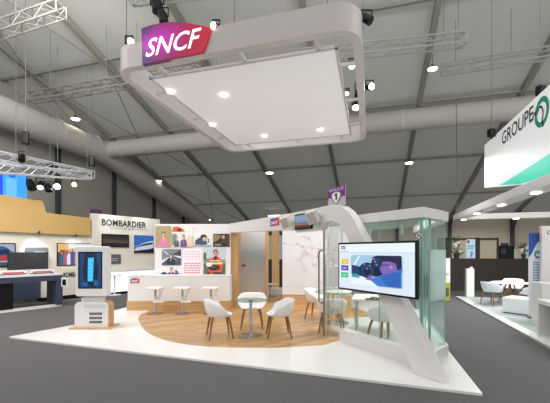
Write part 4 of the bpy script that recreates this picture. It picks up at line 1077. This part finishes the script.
p.build('lettering', [flatc('#12163a')], hp, recalc=False)
rc = on(541.5, 112, SA, RD); m = MB()
R1, R2 = .27, .175
ring = [rc-UD*math.cos(2*PI*i/32)*R1+Vector((0, 0, math.sin(2*PI*i/32)*R1)) for i in range(32)]
rin = [rc-UD*math.cos(2*PI*i/32)*R2+Vector((0, 0, math.sin(2*PI*i/32)*R2)) for i in range(32)]
m.add(ring+rin, [(i, (i+1) % 32, 32+(i+1) % 32, 32+i) for i in range(32)], 0)
o2 = -VD*.004
line = [(-.34, .02), (-.26, .09), (-.18, .02), (-.07, .13), (.02, .08), (.07, -.03), (.02, -.16), (.07, -.29)]
for i in range(len(line)-1):
    (x0, z0), (x1, z1) = line[i], line[i+1]; L = math.hypot(x1-x0, z1-z0); nx, nz = -(z1-z0)/L*.02, (x1-x0)/L*.02
    m.poly([rc+o2-UD*(x0+nx)+Vector((0, 0, z0+nz)), rc+o2-UD*(x1+nx)+Vector((0, 0, z1+nz)), rc+o2-UD*(x1-nx)+Vector((0, 0, z1-nz)), rc+o2-UD*(x0-nx)+Vector((0, 0, z0-nz))], 1)
m.build('ring_emblem', [flatc('#1aa288'), flatc('#12163a')], hp, recalc=False)
# pedestal, chairs, table, pouf
q = ground(469.5, 296.5, .035); q.z = .035
t = thing('pedestal', 'slim white pedestal standing at the corner of the pale carpet', 'pedestal', q)
MB().box(q+Vector((0, 0, .51)), (.25, .25, 1.02), -.28).build('column', WHITE, t, bevel=.008)
MB().box(q+Vector((.06, 0, 1.05)), (.1, .07, .06), -.28).build('box_on_top', WHITE, t)
RT = Vector((7.36, 10.5, .035))
t = thing('round_table', 'round white table with splayed oak legs on the neighbouring stand', 'table', RT)
MB().lathe([(.5, .66), (.52, .675), (.5, .69), (.01, .69)], RT, 36).build('tabletop', WHITE, t, smooth=True)
for k in range(4):
    a = PI/4+k*PI/2
    MB().tube([RT+Vector((math.cos(a)*.08, math.sin(a)*.08, .66)), RT+Vector((math.cos(a)*.32, math.sin(a)*.32, 0))], [.026, .018], 8).build('leg', LEGW, t, smooth=True)
SH2 = mat('pale_blue_plastic', '#dfe6ea', .4, noise=.01)
G3 = 'white tub chairs around the oak-legged table'
p1 = (6.68, 10.3, .035); rc1 = tub_chair(p1, face(p1, RT), 'white tub chair left of the oak-legged table, beside the pedestal', G3, SH2)
p2 = (7.95, 11.2, .035); dup(rc1, p2, face(p2, RT), 'white tub chair behind the oak-legged round table')
p3 = (7.35, 9.62, .035); dup(rc1, p3, face(p3, (6.9, 10.5)), 'white tub chair right behind the square white pouf')
q = Vector((6.58, 9.0, .035))
t = thing('pouf', 'square white upholstered pouf near the edge of the pale carpet', 'pouf', q)
MB().box(q+Vector((0, 0, .22)), (.62, .62, .40), .62).build('cushion', mat('white_leather', '#eef0f0', .45, noise=.01), t, bevel=.025, seg=3)
MB().box(q+Vector((0, 0, .012)), (.56, .56, .024), .62).build('base', DARK, t)
# panels and counters at the right edge
q = ground(536.5, 337, .035)
t = thing('white_desk', 'white desk with an open niche at the right edge of the photo', 'desk', q)
L, D, hh = 1.6, .7, .74
dx = -UD; dy = VD; zz = Vector((0, 0, 1))
MB().obox(q, dx*.09, dy*D, zz*hh).build('side_panel', WHITE, t, bevel=.004)
MB().obox(q+dx*.09, dx*(L-.18), dy*D, zz*.06).build('bottom_panel', WHITE, t)
MB().obox(q+dx*.09+zz*(hh-.08), dx*(L-.18), dy*D, zz*.08).build('top_panel', WHITE, t, bevel=.004)
MB().obox(q+dx*.09+zz*.06+dy*(D-.05), dx*(L-.18), dy*.05, zz*(hh-.14)).build('back_panel', WHITE, t)
MB().obox(q+dx*.09+zz*.06+dy*.2+dx*.35, dx*.04, dy*.4, zz*(hh-.14)).build('divider', WHITE, t)
MB().obox(q+dx*(L-.09), dx*.09, dy*D, zz*hh).build('side_panel', WHITE, t)
dx, dy = VD, UD
q = at(531.3, 0, 7.75)-UD*.5; q.z = .035
tag(MB().obox(q, dx*1.8, dy*.5, zz*.965).build('white_counter', WHITE, bevel=.01), 'plain white counter behind the desk with the niche', 'counter')
q = at(539.4, 0, 8.2)-UD*.12; q.z = .035; zt_ = H+25/F*8.05
t = thing('totem', 'tall white totem with a black screen at the right edge', 'totem', q)
tb_ = MB().obox(q, dx*1.3, dy*.12, zz*(zt_-.035)).build('body', WHITE, t, bevel=.01)
a = q+dx*.2-dy*.012; a.z = .95
MB().obox(a, dx*1.0, dy*.012, zz*1.07).build('screen', BLACK, tb_)
p = Pic(q+dx*.1-dy*.002+zz*(zt_-.035-.2), dx*.8, zz*.09, -dy, thick=.001); p.text('OF', 0, 0, .22, 1, 0, .01); p.build('lettering', [flatc('#3a4058')], tb_, recalc=False)
q = at(528.5, 285.5, 8.3); w = dx*.33
t = thing('roll_up_banner', 'narrow banner with blue and red corners and navy text beside the totem', 'banner', (q.x, q.y, .035))
p = Pic((q.x, q.y, .07), w, zz*2.08, -dy, thick=.01); p.board(0)
p.shape([(0, .7), (0, 1), (1, 1), (1, .9), (.45, .82)], 1); p.shape([(.55, 1), (1, 1), (1, .86), (.85, .92)], 2); p.shape([(.25, .78), (.62, .9), (.85, .84), (.62, .8)], 0)
p.shape(ell(.62, .74, .27, .045, 20), 3); p.shape(ell(.62, .745, .16, .025, 16), 0); p.shape(ell(.62, .77, .25, .02, 12), 4)
random.seed(9)
for r_ in range(8):
    x = .3
    while x < .88:
        w_ = random.uniform(.06, .16); p.layer = 3; p.rect(x, .64-r_*.03, min(.93, x+w_), .655-r_*.03, 1); x += w_+.05
p.rect(.25, .36, .75, .375, 3)
p.build('panel', [flatc('#dfe4e8'), flatc('#274a9c'), flatc('#c8323c'), flatc('#4a6a9a'), flatc('#3ca88a')], t, recalc=False)
MB().obox((q.x-.02, q.y-.08, .035), dx*.38, dy*.2, zz*.05).build('foot', STEEL, t)
# dark partition at the back right
BA = Vector((at(436, 0, 14.5).x, 14.5, 0)); BD = Vector((1, -.1, 0)).normalized(); BN = Vector((.1, 1, 0)).normalized()
def bpos(px, z=0):
    v = hit(px, (BA.x, BA.y), (BD.x, BD.y)); v.z = z; return v
def bz(py, px=490): return H-(py-HY)/F*bpos(px).y
t = thing('dark_partition', 'dark brown partition wall with open upper frames at the back right', 'partition', bpos(490))
def bb(x0, x1, z0, z1, dep=.08, off=0): a = bpos(x0, z0)+BN*off; return MB().obox(a, bpos(x1, z0)+BN*off-a, BN*dep, (0, 0, z1-z0))
bb(438, 560, 0, bz(258.5), .1).build('lower_panel', BROWN, t)
bb(438, 498.3, bz(239.8), bz(238), .1).build('top_rail', BROWN, t)
for x0, x1 in ((438, 449), (475.5, 480), (497.3, 498.8)): bb(x0, x1, bz(258.5), bz(237.6), .1).build('post', BROWN, t)
bb(456, 466, bz(258.5), bz(239.5), .04, .05).build('cream_panel', mat('cream_panel', '#b9ac93', .6), t)
bb(480, 497.3, bz(258.5), bz(239.5), .04, .05).build('cream_panel', MATS['cream_panel'], t)
a = bpos(466.5, bz(259)); b = bpos(475.2, bz(259))
p = Pic(a-BN*.005, b-a, (0, 0, bz(239.2)-bz(259)), -BN, thick=.02); p.board(0)
p.rect(.05, .8, .35, .95, 1); p.rect(.1, .62, .9, .68, 2); p.rect(.1, .52, .75, .57, 2); p.shape([(.4, .1), (.6, .1), (.75, .35), (.5, .4)], 2); p.rect(0, 0, 1, .05, 3)
tag(p.build('poster', [glowc('#bfe0f0', .5), flatc('#c83a44'), flatc('#5a9ac8'), flatc('#a84a54')], recalc=False), 'pale blue poster with a red mark on the dark partition', 'poster')
def plant(px, py, h, w, lab, flowers, pot=True):
    q = bpos(px, bz(py))+BN*.05-Vector((0, 0, 0))
    t = thing('potted_plant', lab, 'plant', q)
    MB().lathe([(.09, 0), (.12, .2), (.1, .2)], q, 14).build('pot', DARK, t, smooth=True)
    random.seed(int(px)); m = MB()
    for i in range(70):
        a = random.uniform(0, 2*PI); r_ = random.uniform(.05, w); z = random.uniform(.12, h)
        c = q+Vector((math.cos(a)*r_, math.sin(a)*r_*.5, z)); d = Vector((math.cos(a), math.sin(a)*.6, random.uniform(-.3, .8))).normalized()*random.uniform(.09, .18); s_ = d.cross(Vector((random.random(), random.random(), random.random()))).normalized()*.035
        m.add([c-d*.5, c+s_, c+d*.5, c-s_], [(0, 1, 2, 3)])
    for i in range(8): a = random.uniform(0, 2*PI); m.tube([q+Vector((0, 0, .15)), q+Vector((math.cos(a)*w*.6, math.sin(a)*w*.3, h*.8))], .008, 4)
    fo = m.build('foliage', LEAF, t, recalc=False)
    for i in range(flowers):
        a = random.uniform(0, 2*PI); c = q+Vector((math.cos(a)*w*.55, -.12, random.uniform(.3, h*.75)))
        f = MB()
        for k in range(6):
            b_ = 2*PI*k/6; f.add([c, c+Vector((math.cos(b_-.4)*.05, -.01, math.sin(b_-.4)*.05)), c+Vector((math.cos(b_)*.085, .0, math.sin(b_)*.085)), c+Vector((math.cos(b_+.4)*.05, -.01, math.sin(b_+.4)*.05))], [(0, 1, 2, 3)])
        f.build('flower', PETAL, fo, recalc=False)
plant(457, 258.5, .95, .26, 'leafy plant with white blossoms on the dark partition beside the glass room', 6)
plant(523.5, 258.5, .62, .25, 'leafy plant on the dark partition left of the blue banner', 3)
q = bpos(507, bz(258.5)); q2 = q+BN*.0
t = thing('coffee_machine', 'black box-shaped machine standing on the dark partition', 'machine', q)
MB().obox(q-BD*.3, BD*.6, BN*.35, (0, 0, .56)).build('body', BLACK, t, bevel=.02)
MB().obox(q-BD*.24-BN*.01+Vector((0, 0, .2)), BD*.2, BN*.01, (0, 0, .22)).build('front_panel', DARK, t)
MB().obox(q-BD*.12+BN*.1+Vector((0, 0, .56)), BD*.24, BN*.15, (0, 0, .1)).build('hopper', DARK, t)
q = bpos(516.5, bz(258.5))
tag(MB().obox(q-BD*.1, BD*.5, BN*.2, (0, 0, .42)).build('pale_box', mat('pale_card', '#b6ada0', .6), bevel=.01), 'pale box between the black machine and the right plant', 'box')
q = bpos(528, bz(258.5))
tag(MB().obox(q-BD*.15, BD*.4, BN*.2, (0, 0, .5)).build('pale_box', mat('blue_card', '#b8cdd8', .6), bevel=.01), 'pale blue box at the edge of the blue banner', 'box')
q = at(446, 292, 11.2); q.z = 0
t = thing('roll_up_banner', 'banner with a yellow lower half seen just behind the glass corner', 'banner', q)
p = Pic(q+Vector((-.1, 0, .04)), (.24, 0, 0), (0, 0, 1.42), (0, -1, 0), thick=.01); p.board(0); p.rect(0, 0, 1, .42, 1); p.rect(.2, .1, .8, .3, 2); p.rect(.2, .6, .8, .65, 3)
p.build('panel', [flatc('#e4e2da'), flatc('#a89c34'), flatc('#4a5a2c'), flatc('#b0aea6')], t, recalc=False)
MB().box(q+Vector((.02, .05, .02)), (.3, .2, .04)).build('foot', STEEL, t)

# ---------------------------------------------------------------- light
def area(name, loc, size, power, col=(1, 1, 1), rot=(0, 0, 0), sy=None):
    l = bpy.data.lights.new(name, 'AREA'); l.energy = power; l.size = size; l.color = col
    if sy: l.shape = 'RECTANGLE'; l.size_y = sy
    o = bpy.data.objects.new(name, l); C.objects.link(o); o.location = loc; o.rotation_euler = rot; return o
def spot(name, loc, to, power, ang=60, blend=.6, col=(1, 1, 1), r=.08):
    l = bpy.data.lights.new(name, 'SPOT'); l.energy = power; l.spot_size = math.radians(ang); l.spot_blend = blend; l.color = col; l.shadow_soft_size = r
    o = bpy.data.objects.new(name, l); C.objects.link(o); o.location = loc
    o.rotation_euler = (Vector(to)-Vector(loc)).to_track_quat('-Z', 'Y').to_euler(); return o
W = bpy.data.worlds.new('world'); bpy.context.scene.world = W; W.use_nodes = True
W.node_tree.nodes['Background'].inputs[0].default_value = (.96, .98, 1, 1); W.node_tree.nodes['Background'].inputs[1].default_value = .75
area('hall_fill', (0, 1.0, 9.6), 7, 130, (1, .98, .95))  # hall fills: unseen area lights added to emulate the general hall lighting
area('hall_fill', (8.5, 3.5, 8.6), 4, 480, (1, .98, .95))
area('hall_fill', (-8.5, 5.0, 8.2), 4, 480, (1, .98, .95))
area('up_fill', (2, -1.5, 6.0), 7, 1900, (.97, 1, .98), (PI, 0, 0))  # unseen fill behind the camera, added to brighten the near roof
area('frame_fill', sl(0, 0, .06), 3.2, 62, (1, .98, .95), (0, 0, ang), 4.0)  # fill added under the fabric, stands in for light coming through it
for (px, py) in ((224, 96), (212.5, 125.5), (264.5, 136.5), (320.5, 130.5)):
    q = screen_local(px, py, 5.02); spot('bright_spot_beam', q, (q.x, q.y+.3, 0), 30, 70, .8, (1, .95, .86))  # spots added below the bright discs to light the stand
for px in (115, 145): q = on(px, 214, lp(0, 1.0), LD); spot('wall_washer', q+Vector((0, 0, .5)), on(px, 226, lp(0, .1), LD), 60, 70, .8, (.9, .96, 1))
for px in (35, 75): q = on(px, 236, lp(0, .5), LD); spot('wall_washer', q, on(px, 252, lp(0, 0), LD), 25, 80, .8, (.9, .97, 1))
q = Vector((-2.4, 8.6, 3.2)); spot('photo_fill', q, (-2.45, 9.9, 1.9), 12, 90, .8, (1, .92, .82))  # added spot without a fixture, brightens the photo wall
q = Vector((1.4, 8.6, 3.4)); spot('map_fill', q, (1.2, 10.2, 1.3), 42, 80, .8, (1, .97, .94))  # added spot without a fixture, brightens the map wall
spot('door_fill', (-.4, 9.6, 2.9), (-.4, 10.9, 1.8), 14, 80, .8, (1, .95, .9))  # added spot without a fixture, brightens the frosted door
sq = at(166, 42, 5.35); spot('sign_washer', at(128, 42, 5.7), at(172, 42, 6.05), 5, 70, .8, (1, .9, 1))
area('left_hall_fill', (-5.2, 6.6, 7.2), 2.5, 420, (1, .98, .95), (math.radians(62), 0, math.radians(40)))  # unseen fill added to lighten the left wall and duct
area('aisle_fill', (4.9, 10.0, 4.2), 2, 70, (.95, .98, 1))  # fill added over the aisle, no fixture modelled
area('room_fill', (2.2, 7.2, 2.6), 1.2, 50, (1, 1, .98))  # fill added to brighten the inside of the glass room
area('neighbour_fill', (7.6, 10.0, 2.7), 2, 130, (.92, .98, 1))  # fill added under the canopy to brighten the neighbouring stand
area('backwall_fill', (11, 18, 3.3), 5, 260, (1, .93, .82))  # fill added to brighten the back wall, no fixture modelled

# ---------------------------------------------------------------- camera
cam = bpy.data.cameras.new('camera'); co = bpy.data.objects.new('camera', cam); C.objects.link(co)
co.location = (0, 0, H); co.rotation_euler = (PI/2, 0, 0)
cam.sensor_width = 36; cam.lens = F/550*36; cam.shift_y = (HY-201.5)/550; cam.clip_start = .05; cam.clip_end = 200
sc = bpy.context.scene; sc.camera = co
sc.view_settings.view_transform = 'Standard'; sc.view_settings.look = 'None'; sc.view_settings.exposure = .06; sc.view_settings.gamma = 1.03
sc.cycles.max_bounces = 10; sc.cycles.transparent_max_bounces = 16
